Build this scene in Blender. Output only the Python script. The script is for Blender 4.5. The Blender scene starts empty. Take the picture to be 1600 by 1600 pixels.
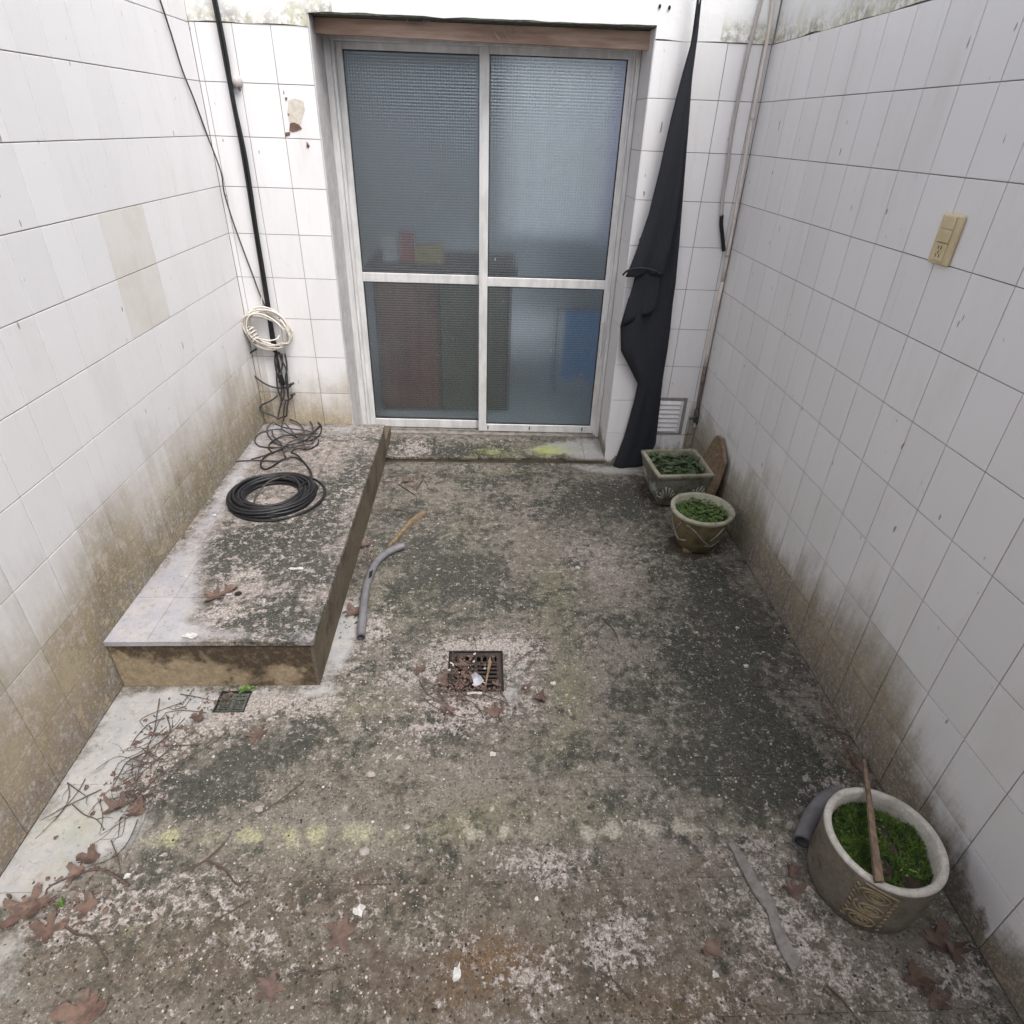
import bpy, bmesh, math, random
from mathutils import Vector, Matrix, noise as mnoise

# ------------------------------------------------------------------ camera, sky, sun, exposure
sc = bpy.context.scene
col = sc.collection
cd = bpy.data.cameras.new('camera')
cd.sensor_width = 36.0; cd.lens = 21.89; cd.clip_start = 0.02; cd.clip_end = 500
cam = bpy.data.objects.new('camera', cd); col.objects.link(cam)
cam.matrix_world = Matrix(((0.99882, -0.00642, -0.04812, 0.0),
                           (-0.03754, 0.52640, -0.84941, 0.0),
                           (0.03078, 0.85021, 0.52554, 1.65),
                           (0, 0, 0, 1)))
sc.camera = cam
SUN = Vector((0.30, -0.42, 0.86)).normalized()          # towards the sun, behind a bright overcast
w = bpy.data.worlds.new('World'); sc.world = w; w.use_nodes = True
wn = w.node_tree.nodes; wl = w.node_tree.links; wn.clear()
sky = wn.new('ShaderNodeTexSky'); sky.sky_type = 'NISHITA'; sky.sun_disc = False
sky.sun_elevation = math.asin(SUN.z); sky.sun_rotation = math.atan2(SUN.x, SUN.y)
sky.air_density = 1.0; sky.dust_density = 4.0; sky.ozone_density = 1.0
hs = wn.new('ShaderNodeHueSaturation'); hs.inputs['Saturation'].default_value = 0.27
bg = wn.new('ShaderNodeBackground'); bg.inputs['Strength'].default_value = 0.15
wo = wn.new('ShaderNodeOutputWorld')
wl.new(sky.outputs[0], hs.inputs['Color']); wl.new(hs.outputs[0], bg.inputs['Color']); wl.new(bg.outputs[0], wo.inputs['Surface'])
sd = bpy.data.lights.new('sun', 'SUN'); sd.energy = 1.45; sd.angle = math.radians(36); sd.color = (1.0, 0.97, 0.935)
so = bpy.data.objects.new('sun', sd); col.objects.link(so); so.location = (1, -1, 5)
so.rotation_euler = (-SUN).to_track_quat('-Z', 'Y').to_euler()
vs = sc.view_settings
vs.view_transform = 'Standard'; vs.look = 'None'; vs.gamma = 1.0; vs.exposure = 0.88; vs.use_curve_mapping = False
sc.cycles.use_denoising = True
try:
    sc.cycles.denoiser = 'OPENIMAGEDENOISE'
    sc.cycles.denoising_input_passes = 'RGB_ALBEDO_NORMAL'
except Exception:
    pass
sc.cycles.max_bounces = 8; sc.cycles.diffuse_bounces = 4; sc.cycles.transmission_bounces = 6
sc.cycles.sample_clamp_indirect = 6.0
sc.cycles.adaptive_threshold = 0.03

rnd = random.Random(7)
XL, XR = -1.209, 1.201
KB = -0.0216                                             # the house wall stands a little askew
def yb(x): return 3.258 + KB * (x - XL)
ANG = math.atan(KB)

# ------------------------------------------------------------------ helpers
WORLD = {}
def reg(o, loc, parent):
    WORLD[o.name] = Vector(loc)
    if parent is not None:
        o.parent = parent; o.location = Vector(loc) - WORLD[parent.name]
    else:
        o.location = loc
    return o
def thing(name, label, cat, loc=(0, 0, 0), group=None):
    o = bpy.data.objects.new(name, None); col.objects.link(o); o.empty_display_size = 0.05
    o['label'] = label; o['category'] = cat
    if group: o['group'] = group
    return reg(o, loc, None)
def tag(o, label=None, cat=None, group=None, kind=None):
    if label: o['label'] = label
    if cat: o['category'] = cat
    if group: o['group'] = group
    if kind: o['kind'] = kind
    return o
def mesh(name, verts, faces, mat, parent=None, smooth=False):
    vs_ = [Vector(v) for v in verts]
    lo = Vector([min(v[i] for v in vs_) for i in range(3)]); hi = Vector([max(v[i] for v in vs_) for i in range(3)])
    c = Vector(((lo.x + hi.x) / 2, (lo.y + hi.y) / 2, lo.z))
    me = bpy.data.meshes.new(name); me.from_pydata([v - c for v in vs_], [], faces); me.update()
    if smooth:
        for p in me.polygons: p.use_smooth = True
    if mat: me.materials.append(mat)
    o = bpy.data.objects.new(name, me); col.objects.link(o)
    return reg(o, c, parent)
def inst(name, me, loc, parent=None, rot=(0, 0, 0), scale=(1, 1, 1)):
    o = bpy.data.objects.new(name, me); col.objects.link(o)
    o.rotation_euler = rot; o.scale = scale
    return reg(o, loc, parent)
class MB:
    def __init__(s): s.v = []; s.f = []
    def add(s, v, f):
        k = len(s.v); s.v += [tuple(a) for a in v]; s.f += [tuple(i + k for i in q) for q in f]; return s
    def box(s, x0, x1, y0, y1, z0, z1, b=0.0, m=None):
        """box with all edges chamfered by b; m maps a point"""
        if b <= 0:
            v = [(x, y, z) for x in (x0, x1) for y in (y0, y1) for z in (z0, z1)]
            f = [(0, 1, 3, 2), (4, 6, 7, 5), (0, 4, 5, 1), (2, 3, 7, 6), (0, 2, 6, 4), (1, 5, 7, 3)]
        else:
            bm = bmesh.new(); bmesh.ops.create_cube(bm, size=1)
            for q in bm.verts: q.co = ((x0 + x1) / 2 + q.co.x * (x1 - x0), (y0 + y1) / 2 + q.co.y * (y1 - y0), (z0 + z1) / 2 + q.co.z * (z1 - z0))
            bmesh.ops.bevel(bm, geom=bm.edges[:], offset=b, segments=1, affect='EDGES', profile=0.5)
            bm.verts.index_update(); v = [tuple(q.co) for q in bm.verts]; f = [tuple(l.index for l in p.verts) for p in bm.faces]; bm.free()
        if m: v = [m(p) for p in v]
        return s.add(v, f)
    def tube(s, pts, r, seg=6, sub=4, cap=True, flat=1.0):
        P = smooth_path(pts, sub); n = len(P)
        rr = r if callable(r) else (lambda t: r)
        t0 = (P[1] - P[0]).normalized(); u = t0.orthogonal().normalized(); V = []
        for i, p in enumerate(P):
            t = (P[min(i + 1, n - 1)] - P[max(i - 1, 0)])
            t = t.normalized() if t.length > 1e-9 else t0
            u = (u - t * u.dot(t)); u = u.normalized() if u.length > 1e-6 else t.orthogonal().normalized()
            b = t.cross(u); R = rr(i / (n - 1))
            for k in range(seg):
                a = 2 * math.pi * k / seg; V.append(p + u * (R * math.cos(a)) + b * (R * flat * math.sin(a)))
        Fc = [(i * seg + k, i * seg + (k + 1) % seg, (i + 1) * seg + (k + 1) % seg, (i + 1) * seg + k) for i in range(n - 1) for k in range(seg)]
        if cap: Fc += [tuple(reversed(range(seg))), tuple((n - 1) * seg + k for k in range(seg))]
        return s.add(V, Fc)
    def lathe(s, prof, c, seg=48, wob=0.0, seed=0, sq=None):
        n = len(prof); V = []
        for k in range(seg):
            a = 2 * math.pi * k / seg
            for r, z in prof:
                q = 1 + wob * mnoise.noise((math.cos(a) * 1.5 + seed, math.sin(a) * 1.5, z * 12))
                V.append((c[0] + r * q * math.cos(a), c[1] + r * q * math.sin(a), c[2] + z))
        Fc = [(k * n + i, ((k + 1) % seg) * n + i, ((k + 1) % seg) * n + i + 1, k * n + i + 1) for k in range(seg) for i in range(n - 1)]
        return s.add(V, Fc)
    def o(s, name, mat, parent=None, smooth=False): return mesh(name, s.v, s.f, mat, parent, smooth)
def smooth_path(pts, sub):
    P = [Vector(p) for p in pts]
    if sub <= 1 or len(P) < 3: return P
    out = []
    for i in range(len(P) - 1):
        p0 = P[max(i - 1, 0)]; p1 = P[i]; p2 = P[i + 1]; p3 = P[min(i + 2, len(P) - 1)]
        for k in range(sub):
            t = k / sub
            out.append(0.5 * ((2 * p1) + (p2 - p0) * t + (2 * p0 - 5 * p1 + 4 * p2 - p3) * t * t + (3 * p1 - p0 - 3 * p2 + p3) * t ** 3))
    return out + [P[-1]]
def WB(p): return (p[0], yb(p[0]) + p[1], p[2])           # (x, depth behind the wall face, z) -> world

# ------------------------------------------------------------------ material node shorthand
class N:
    def __init__(s, name):
        s.m = bpy.data.materials.new(name); s.m.use_nodes = True; s.t = s.m.node_tree; s.n = s.t.nodes; s.n.clear()
        s.out = s.n.new('ShaderNodeOutputMaterial'); s.b = s.n.new('ShaderNodeBsdfPrincipled')
        s.t.links.new(s.b.outputs[0], s.out.inputs[0])
        g = s.n.new('ShaderNodeNewGeometry'); s.P = g.outputs['Position']
    def set(s, sock, v):
        if hasattr(v, 'default_value') or hasattr(v, 'is_output'): s.t.links.new(v, sock)
        else: sock.default_value = (tuple(v) + (1,)) if (isinstance(v, (tuple, list)) and len(v) == 3 and sock.type == 'RGBA') else v
    def ma(s, op, a, b=0.0, c=None, clamp=False):
        x = s.n.new('ShaderNodeMath'); x.operation = op; x.use_clamp = clamp; s.set(x.inputs[0], a); s.set(x.inputs[1], b)
        if c is not None: s.set(x.inputs[2], c)
        return x.outputs[0]
    def add(s, a, b): return s.ma('ADD', a, b)
    def mul(s, a, b): return s.ma('MULTIPLY', a, b)
    def ss(s, v, lo, hi, a=0.0, b=1.0):
        x = s.n.new('ShaderNodeMapRange'); x.interpolation_type = 'SMOOTHSTEP'
        s.set(x.inputs[0], v); s.set(x.inputs[1], lo); s.set(x.inputs[2], hi); s.set(x.inputs[3], a); s.set(x.inputs[4], b); return x.outputs[0]
    def mp(s, vec, sc_=(1, 1, 1), off=(0, 0, 0)):
        x = s.n.new('ShaderNodeMapping'); s.set(x.inputs[0], vec); x.inputs['Scale'].default_value = sc_; x.inputs['Location'].default_value = off; return x.outputs[0]
    def noise(s, vec, scale, detail=4, rough=0.6, dist=0.0, colour=False):
        x = s.n.new('ShaderNodeTexNoise'); s.set(x.inputs['Vector'], vec); x.inputs['Scale'].default_value = scale
        x.inputs['Detail'].default_value = detail; x.inputs['Roughness'].default_value = rough; x.inputs['Distortion'].default_value = dist
        return x.outputs[1 if colour else 0]
    def vor(s, vec, scale, feat='F1', out='Distance', rand=1.0):
        x = s.n.new('ShaderNodeTexVoronoi'); x.feature = feat; s.set(x.inputs['Vector'], vec); x.inputs['Scale'].default_value = scale
        x.inputs['Randomness'].default_value = rand; return x.outputs[out]
    def mix(s, f, a, b, mode='MIX'):
        x = s.n.new('ShaderNodeMix'); x.data_type = 'RGBA'; x.blend_type = mode; s.set(x.inputs[0], f); s.set(x.inputs[6], a); s.set(x.inputs[7], b); return x.outputs[2]
    def sep(s, v):
        x = s.n.new('ShaderNodeSeparateXYZ'); s.set(x.inputs[0], v); return x.outputs
    def comb(s, a, b, c):
        x = s.n.new('ShaderNodeCombineXYZ'); s.set(x.inputs[0], a); s.set(x.inputs[1], b); s.set(x.inputs[2], c); return x.outputs[0]
    def attr(s, name):
        x = s.n.new('ShaderNodeAttribute'); x.attribute_name = name
        y = s.n.new('ShaderNodeSeparateColor'); s.t.links.new(x.outputs['Color'], y.inputs[0]); return list(y.outputs) + [x.outputs['Alpha']]
    def rand(s): return s.n.new('ShaderNodeObjectInfo').outputs['Random']
    def bump(s, h, strength=0.5, dist=0.002):
        x = s.n.new('ShaderNodeBump'); x.inputs['Strength'].default_value = strength; x.inputs['Distance'].default_value = dist
        s.set(x.inputs['Height'], h); s.t.links.new(x.outputs[0], s.b.inputs['Normal'])
    def fin(s, colour, rough=0.7, spec=None, metal=None):
        s.set(s.b.inputs['Base Color'], colour); s.set(s.b.inputs['Roughness'], rough)
        if spec is not None: s.set(s.b.inputs['Specular IOR Level'], spec)
        if metal is not None: s.set(s.b.inputs['Metallic'], metal)
        return s.m
def simple(name, c, c2=None, scale=30, rough=0.7, bump=0.2, metal=None, spec=None, stretch=(1, 1, 1), vary=0.0, dist=0.001):
    k = N(name); c2 = c2 or tuple(a * 0.6 for a in c)
    n1 = k.noise(k.mp(k.P, stretch), scale, 4, 0.68)
    cc = k.mix(k.ss(n1, 0.35, 0.65), c2, c)
    if vary: cc = k.mix(k.mul(k.rand(), vary), cc, c2)
    if bump: k.bump(n1, bump, dist)
    return k.fin(cc, rough, spec, metal)

def wall_dirt(k, extra=0.0):
    """stains that climb from the ground: returns (amount, colour)"""
    x, y, z = k.sep(k.P)
    left = k.ma('LESS_THAN', x, -1.15); right = k.ma('GREATER_THAN', x, 1.15)
    bl = k.mul(k.ma('LESS_THAN', x, -0.7), k.ma('SUBTRACT', 1.0, left))
    big = k.noise(k.P, 2.6, 2, 0.6); med = k.noise(k.P, 10.0, 5, 0.74); fine = k.noise(k.P, 60.0, 4, 0.75)
    streak = k.noise(k.mp(k.P, (1, 1, 0.12)), 26.0, 3, 0.65)
    near = k.ss(y, 1.7, 1.2)
    h = k.add(0.10, k.add(k.add(k.mul(left, k.add(0.50, k.mul(near, -0.05))), k.mul(k.mul(right, k.ss(y, 0.5, 1.4)), 0.26)), k.mul(bl, 0.34)))
    h = k.add(k.add(h, extra), k.mul(k.ma('SUBTRACT', big, 0.5), 0.30))
    zz = k.add(z, k.add(k.mul(k.ma('SUBTRACT', med, 0.5), 0.22), k.mul(k.ma('SUBTRACT', streak, 0.5), 0.16)))
    amt = k.ma('POWER', k.ss(zz, k.mul(h, 1.28), k.mul(h, 0.48)), 1.1)
    amt = k.mul(amt, k.ss(k.add(k.mul(fine, 0.6), k.mul(med, 0.4)), 0.30, 0.60, 0.60, 1.0))
    c = k.mix(k.ss(med, 0.38, 0.62), (0.31, 0.245, 0.17), (0.235, 0.18, 0.085))
    c = k.mix(k.mul(k.ss(k.add(k.mul(big, 0.6), k.mul(med, 0.4)), 0.46, 0.56), left), c, (0.175, 0.122, 0.034))
    c = k.mix(k.mul(right, 0.65), c, (0.185, 0.165, 0.11))
    base = k.add(0.0, k.mul(k.mul(left, k.ss(y, 1.45, 1.55)), 0.21))
    c = k.mix(k.ss(k.ma('SUBTRACT', zz, base), 0.24, 0.0, 0.0, 0.85), c, k.mix(k.mul(left, k.ss(y, 1.3, 1.7)), (0.105, 0.074, 0.048), (0.098, 0.080, 0.036)))
    c = k.mix(k.ss(k.mul(med, fine), 0.25, 0.33, 0.0, 0.75), c, (0.42, 0.36, 0.27))
    c = k.mix(k.ss(k.add(k.mul(fine, 0.5), k.mul(big, 0.5)), 0.46, 0.36, 0.0, 0.55), c, (0.40, 0.33, 0.24))
    return amt, c, (x, y, z), (big, med, fine, streak), (left, right)

def mat_tile():
    k = N('glazed wall tile'); r = k.rand(); amt, dc, (x, y, z), (big, med, fine, streak), (left, right) = wall_dirt(k, k.mul(k.ma('SUBTRACT', r, 0.5), 0.12))
    base = k.mix(r, (0.715, 0.705, 0.715), (0.755, 0.745, 0.758))
    base = k.mix(k.ss(k.noise(k.mp(k.P, (1, 1, 0.3)), 5, 4, 0.7), 0.48, 0.74, 0.0, 0.38), base, (0.63, 0.61, 0.595))
    base = k.mix(k.ss(streak, 0.58, 0.74, 0.0, 0.16), base, (0.52, 0.49, 0.46))
    specks = k.ss(k.noise(k.mp(k.P, (1, 1, 0.35)), 48, 1, 0.5), 0.755, 0.80, 0.0, 0.7)
    base = k.mix(specks, base, (0.15, 0.13, 0.12))
    base = k.mix(k.ss(k.mul(fine, med), 0.40, 0.45, 0.0, 0.5), base, (0.26, 0.23, 0.21))
    cc = k.mix(amt, base, dc)
    k.bump(k.add(k.mul(big, 1.2), k.mul(k.mul(fine, amt), 1.2)), 0.35, 0.0015)
    return k.fin(cc, k.ss(amt, 0.0, 0.6, 0.36, 0.85), 0.4)
def mat_grout():
    k = N('dirty grout'); amt, dc, (x, y, z), (big, med, fine, streak), _ = wall_dirt(k, 0.14)
    b = k.mix(k.ss(k.noise(k.P, 3.5, 3, 0.6), 0.38, 0.62), (0.15, 0.125, 0.105), (0.32, 0.285, 0.255))
    return k.fin(k.mix(amt, b, k.mix(0.5, dc, (0.06, 0.045, 0.03))), 0.9)
def mat_plaster():
    k = N('painted plaster'); x, y, z = k.sep(k.P)
    n1 = k.noise(k.P, 5, 6, 0.7); n2 = k.noise(k.P, 40, 6, 0.7)
    low = k.ss(k.add(z, k.mul(k.ma('SUBTRACT', n1, 0.5), 0.35)), 2.10, 1.97)
    side = k.ma('GREATER_THAN', k.ma('ABSOLUTE', k.ma('SUBTRACT', x, 0.18)), 0.80)
    mo = k.mul(k.mul(low, side), k.ss(n2, 0.38, 0.58))
    b = k.mix(k.ss(n1, 0.3, 0.7), (0.74, 0.74, 0.73), (0.80, 0.80, 0.81))
    b = k.mix(k.ss(k.noise(k.P, 14, 6, 0.75), 0.60, 0.68, 0.0, 0.5), b, (0.50, 0.47, 0.42))
    b = k.mix(k.mul(mo, 0.8), b, k.mix(k.ss(k.noise(k.P, 22, 5, 0.7), 0.45, 0.6), (0.42, 0.40, 0.24), (0.14, 0.13, 0.09)))
    k.bump(k.add(n2, k.mul(n1, 2)), 0.4, 0.003)
    return k.fin(b, 0.85)
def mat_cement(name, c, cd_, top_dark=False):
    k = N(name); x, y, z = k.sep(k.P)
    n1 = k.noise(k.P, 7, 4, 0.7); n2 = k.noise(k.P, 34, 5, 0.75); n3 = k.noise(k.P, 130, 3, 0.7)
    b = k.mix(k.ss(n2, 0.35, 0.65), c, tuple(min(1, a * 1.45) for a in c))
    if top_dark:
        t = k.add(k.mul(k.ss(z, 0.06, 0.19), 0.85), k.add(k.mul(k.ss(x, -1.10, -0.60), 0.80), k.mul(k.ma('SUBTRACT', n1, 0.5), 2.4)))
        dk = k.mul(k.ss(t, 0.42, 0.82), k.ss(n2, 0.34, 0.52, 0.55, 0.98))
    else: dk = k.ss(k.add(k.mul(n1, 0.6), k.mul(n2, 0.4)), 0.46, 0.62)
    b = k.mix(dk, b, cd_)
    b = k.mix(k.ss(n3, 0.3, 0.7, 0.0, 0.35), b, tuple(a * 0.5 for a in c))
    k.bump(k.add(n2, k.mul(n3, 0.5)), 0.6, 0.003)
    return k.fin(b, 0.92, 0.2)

def mat_floor():
    k = N('weathered tile with lichen'); P = k.P; x, y, z = k.sep(P); rt = k.rand()
    clean, dark, brown, green = k.attr('grime'); orange, pale, pink, _ = k.attr('grime2')
    n0 = k.noise(P, 3.2, 3, 0.6); n1 = k.noise(P, 10, 4, 0.70, 0.4); n2 = k.noise(P, 33, 5, 0.76, 0.3); n3 = k.noise(P, 120, 4, 0.78)
    n4 = k.noise(k.mp(P, (1, 1, 1), (5, 3, 1)), 19, 6, 0.80, 0.3); n5 = k.noise(k.mp(P, (1, 1, 1), (2, 7, 4)), 60, 4, 0.75)
    # covering film of dust and lichen
    c = k.mix(k.ss(n4, 0.38, 0.62), (0.115, 0.102, 0.085), (0.285, 0.256, 0.227))
    c = k.mix(k.mul(k.ss(n0, 0.42, 0.60), 0.5), c, (0.225, 0.197, 0.178))
    c = k.mix(k.mul(pink, k.ss(n1, 0.33, 0.58)), c, (0.42, 0.36, 0.34))
    c = k.mix(k.mul(green, k.ss(k.add(n4, k.mul(n1, 0.4)), 0.52, 0.78, 0.25, 0.9)), c, (0.160, 0.162, 0.060))
    c = k.mix(k.mul(brown, k.ss(k.add(n2, k.mul(n1, 0.5)), 0.58, 0.88, 0.25, 0.9)), c, (0.105, 0.078, 0.055))
    n7 = k.noise(k.mp(P, (1, 1, 1), (1, 8, 3)), 5.5, 5, 0.72, 0.6)
    dk = k.ss(k.add(k.add(k.mul(n2, 0.42), k.add(k.mul(n1, 0.28), k.mul(n7, 0.30))), k.mul(k.ma('SUBTRACT', dark, 0.5), 0.28)), 0.435, 0.55)
    dcol = k.mix(k.ss(n5, 0.40, 0.60), (0.018, 0.021, 0.018), (0.062, 0.068, 0.052))
    c = k.mix(k.mul(dk, 0.93), c, dcol)
    c = k.mix(k.mul(orange, k.ss(n5, 0.36, 0.6)), c, (0.200, 0.105, 0.038))
    # dark crumbs and pale crust
    c = k.mix(k.mul(k.ss(n5, 0.56, 0.64), 0.8), c, (0.040, 0.035, 0.030))
    n6 = k.noise(k.mp(P, (1, 1, 1), (9, 2, 6)), 44, 4, 0.78, 0.4)
    pc = k.ss(k.add(k.add(k.mul(n4, 0.30), k.add(k.mul(n6, 0.50), k.mul(n2, -0.20))), k.mul(k.ma('SUBTRACT', pale, 0.3), 0.18)), 0.335, 0.385)
    c = k.mix(k.mul(pc, 0.85), c, k.mix(k.ss(n3, 0.35, 0.65), (0.29, 0.252, 0.225), (0.53, 0.475, 0.45)))
    c = k.mix(k.mul(k.ss(n3, 0.62, 0.70), 0.6), c, (0.46, 0.42, 0.39))
    c = k.mix(k.ss(k.vor(P, 80), 0.22, 0.12, 0.0, 0.5), c, (0.46, 0.42, 0.39))
    # drip row of pale yellow lichen spots
    w1 = k.noise(P, 6, 1)
    px = k.ma('PINGPONG', k.add(x, k.add(0.03, k.mul(w1, 0.20))), 0.050)
    dy = k.ma('SUBTRACT', y, k.add(0.984, k.mul(w1, 0.018)))
    dd = k.ma('SQRT', k.add(k.mul(px, px), k.mul(dy, dy)))
    dd = k.add(dd, k.add(k.mul(k.ma('SUBTRACT', n2, 0.5), 0.09), k.mul(k.ma('SUBTRACT', n1, 0.5), 0.08)))
    sp = k.mul(k.mul(k.ss(dd, 0.036, 0.006), k.ma('LESS_THAN', x, 0.9)), k.ss(n0, 0.42, 0.52, 0.25, 0.9))
    c = k.mix(k.mul(k.mul(sp, k.ss(n3, 0.30, 0.58, 0.45, 1.0)), k.ma('GREATER_THAN', x, -0.92)), c, k.mix(k.ss(x, -0.7, 0.3), (0.40, 0.385, 0.225), (0.44, 0.41, 0.345)))
    c = k.mix(k.ss(n3, 0.32, 0.66, 0.50, 0.0), c, (0.022, 0.02, 0.018))
    # cleaner tile showing through
    cl = k.ss(k.add(clean, k.add(k.mul(k.ma('SUBTRACT', n4, 0.5), 1.1), k.mul(k.ma('SUBTRACT', n2, 0.5), 0.7))), 0.30, 0.78)
    cb = k.mix(k.ss(n1, 0.38, 0.68), (0.325, 0.322, 0.365), (0.40, 0.378, 0.39))
    cb = k.mix(k.ss(n2, 0.52, 0.66, 0.0, 0.6), cb, (0.30, 0.26, 0.235))
    cb = k.mix(k.ss(n4, 0.60, 0.68, 0.0, 0.8), cb, (0.54, 0.51, 0.51))
    cb = k.mix(k.ss(n5, 0.62, 0.70), cb, (0.10, 0.085, 0.075))
    cb = k.mix(k.mul(k.ss(n6, 0.54, 0.66), 0.55), cb, (0.22, 0.195, 0.165))
    cb = k.mix(k.mul(k.ss(n7, 0.50, 0.66), 0.35), cb, (0.30, 0.27, 0.22))
    cb = k.mix(k.mul(green, 0.7), cb, k.mix(k.ss(n1, 0.4, 0.6), (0.27, 0.32, 0.055), (0.36, 0.37, 0.18)))
    c = k.mix(k.mul(cl, 0.95), c, cb)
    c = k.mix(k.mul(rt, 0.14), c, (0.10, 0.09, 0.08))
    hgt = k.add(k.add(k.mul(n3, 0.35), k.mul(n2, 0.6)), k.add(k.mul(pc, 0.5), k.mul(n5, 0.4)))
    k.bump(k.mul(hgt, k.ss(cl, 0.0, 1.0, 1.0, 0.25)), 0.8, 0.004)
    return k.fin(c, k.ss(cl, 0, 1, 0.9, 0.6), 0.3)

M = {}
M['tile'] = mat_tile(); M['grout'] = mat_grout(); M['plaster'] = mat_plaster(); M['floor'] = mat_floor()
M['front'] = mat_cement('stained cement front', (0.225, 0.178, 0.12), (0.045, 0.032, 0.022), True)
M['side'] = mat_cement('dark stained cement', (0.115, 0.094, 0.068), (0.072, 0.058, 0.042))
M['render'] = mat_cement('whitewashed render', (0.50, 0.50, 0.49), (0.58, 0.57, 0.55))
M['reveal'] = simple('grey painted reveal', (0.56, 0.545, 0.55), (0.46, 0.44, 0.44), 14, 0.75, 0.25)
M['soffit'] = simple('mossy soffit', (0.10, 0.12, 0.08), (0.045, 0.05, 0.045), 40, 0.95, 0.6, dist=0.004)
M['alu'] = simple('weathered aluminium', (0.74, 0.735, 0.735), (0.60, 0.59, 0.585), 22, 0.42, 0.08, metal=0.15, stretch=(1, 1, 0.25))
M['alu_dark'] = simple('dull aluminium track', (0.30, 0.28, 0.265), (0.17, 0.15, 0.13), 26, 0.6, 0.2, metal=0.2)
M['gasket'] = simple('black rubber gasket', (0.03, 0.03, 0.032), None, 30, 0.6, 0)
M['wood'] = simple('sun faded wood', (0.50, 0.365, 0.295), (0.31, 0.205, 0.155), 9, 0.8, 0.4, stretch=(0.25, 1, 3), dist=0.002)
M['stick'] = simple('old split wood', (0.24, 0.165, 0.115), (0.11, 0.075, 0.055), 55, 0.85, 0.5, stretch=(1, 0.35, 1), dist=0.002)
M['stickpale'] = simple('pale broken wood', (0.24, 0.17, 0.105), (0.12, 0.082, 0.05), 60, 0.85, 0.5, dist=0.002)
M['twig'] = simple('dry twig bark', (0.115, 0.078, 0.064), (0.055, 0.037, 0.032), 90, 0.9, 0.3, vary=0.5)
M['leaf'] = simple('dead brown leaf', (0.160, 0.100, 0.076), (0.075, 0.048, 0.038), 42, 0.75, 0.35, vary=0.55, dist=0.002)
M['cloth'] = simple('black felt cloth', (0.034, 0.036, 0.042), (0.022, 0.023, 0.028), 300, 0.95, 0.35, spec=0.15)
M['blackcable'] = simple('black cable sheath', (0.012, 0.012, 0.015), (0.018, 0.017, 0.018), 30, 0.45, 0.0, spec=0.35)
M['dustycable'] = simple('dusty dark cable', (0.055, 0.05, 0.052), (0.030, 0.027, 0.028), 40, 0.6, 0.0)
M['whitecable'] = simple('white cable sheath', (0.66, 0.62, 0.56), (0.52, 0.48, 0.43), 30, 0.5, 0.0)
M['greypipe'] = simple('grey plastic pipe', (0.175, 0.17, 0.185), (0.125, 0.12, 0.125), 18, 0.45, 0.1)
M['conduit'] = simple('greyed plastic conduit', (0.50, 0.47, 0.455), (0.38, 0.35, 0.335), 16, 0.5, 0.1, stretch=(1, 1, 0.2))
M['beigepipe'] = simple('beige painted pipe', (0.68, 0.62, 0.56), (0.60, 0.54, 0.49), 16, 0.5, 0.1)
M['rustpipe'] = simple('brown stained pipe', (0.20, 0.155, 0.135), (0.10, 0.075, 0.065), 40, 0.7, 0.2)
M['rust'] = simple('rusted iron', (0.055, 0.038, 0.030), (0.026, 0.019, 0.016), 70, 0.85, 0.5, dist=0.002)
M['darkiron'] = simple('dark mossy iron', (0.10, 0.11, 0.095), (0.045, 0.05, 0.042), 60, 0.85, 0.4)
M['pit'] = simple('black mud and hole shade', (0.012, 0.010, 0.009), None, 40, 0.9, 0.2)  # mud in the drains; also painted on small holes and slots as their shade
M['cream'] = simple('yellowed plastic', (0.60, 0.50, 0.32), (0.52, 0.425, 0.255), 22, 0.42, 0.05)
M['slot'] = simple('dark slot', (0.06, 0.045, 0.03), None, 30, 0.8, 0)
M['ventwhite'] = simple('white vent plastic', (0.70, 0.69, 0.71), (0.62, 0.61, 0.62), 20, 0.5, 0)
M['ventcement'] = simple('grey vent cement', (0.27, 0.25, 0.24), (0.20, 0.185, 0.18), 60, 0.9, 0.3)
M['potgrey'] = mat_cement('mossy grey concrete', (0.175, 0.172, 0.14), (0.075, 0.082, 0.06))
M['potbrown'] = mat_cement('olive brown concrete', (0.165, 0.135, 0.075), (0.085, 0.072, 0.042))
M['potbig'] = mat_cement('grey brown concrete', (0.172, 0.154, 0.125), (0.095, 0.082, 0.064))
M['rim'] = mat_cement('pale lichened rim', (0.31, 0.30, 0.235), (0.155, 0.155, 0.10))
M['rimbig'] = mat_cement('pale worn rim', (0.44, 0.41, 0.375), (0.32, 0.295, 0.26))
M['relief'] = mat_cement('worn relief', (0.30, 0.295, 0.255), (0.17, 0.165, 0.135))
M['reliefbig'] = mat_cement('ochre worn relief', (0.235, 0.19, 0.12), (0.15, 0.115, 0.07))
M['soil'] = simple('damp soil', (0.055, 0.04, 0.028), (0.025, 0.018, 0.013), 80, 0.95, 0.6, dist=0.004)
M['moss'] = simple('green moss', (0.10, 0.165, 0.024), (0.034, 0.066, 0.012), 34, 0.9, 0.4, dist=0.003)
M['sprout'] = simple('fresh green leaves', (0.115, 0.195, 0.038), (0.035, 0.075, 0.016), 40, 0.6, 0.1)
M['dullleaf'] = simple('dull green leaves', (0.082, 0.122, 0.05), (0.03, 0.055, 0.022), 40, 0.6, 0.1)
M['white'] = simple('white paint flake', (0.56, 0.55, 0.53), (0.34, 0.32, 0.30), 60, 0.8, 0.2)
M['stone'] = simple('small stone', (0.34, 0.30, 0.27), (0.24, 0.21, 0.19), 60, 0.9, 0.3, vary=0.4)
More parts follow.
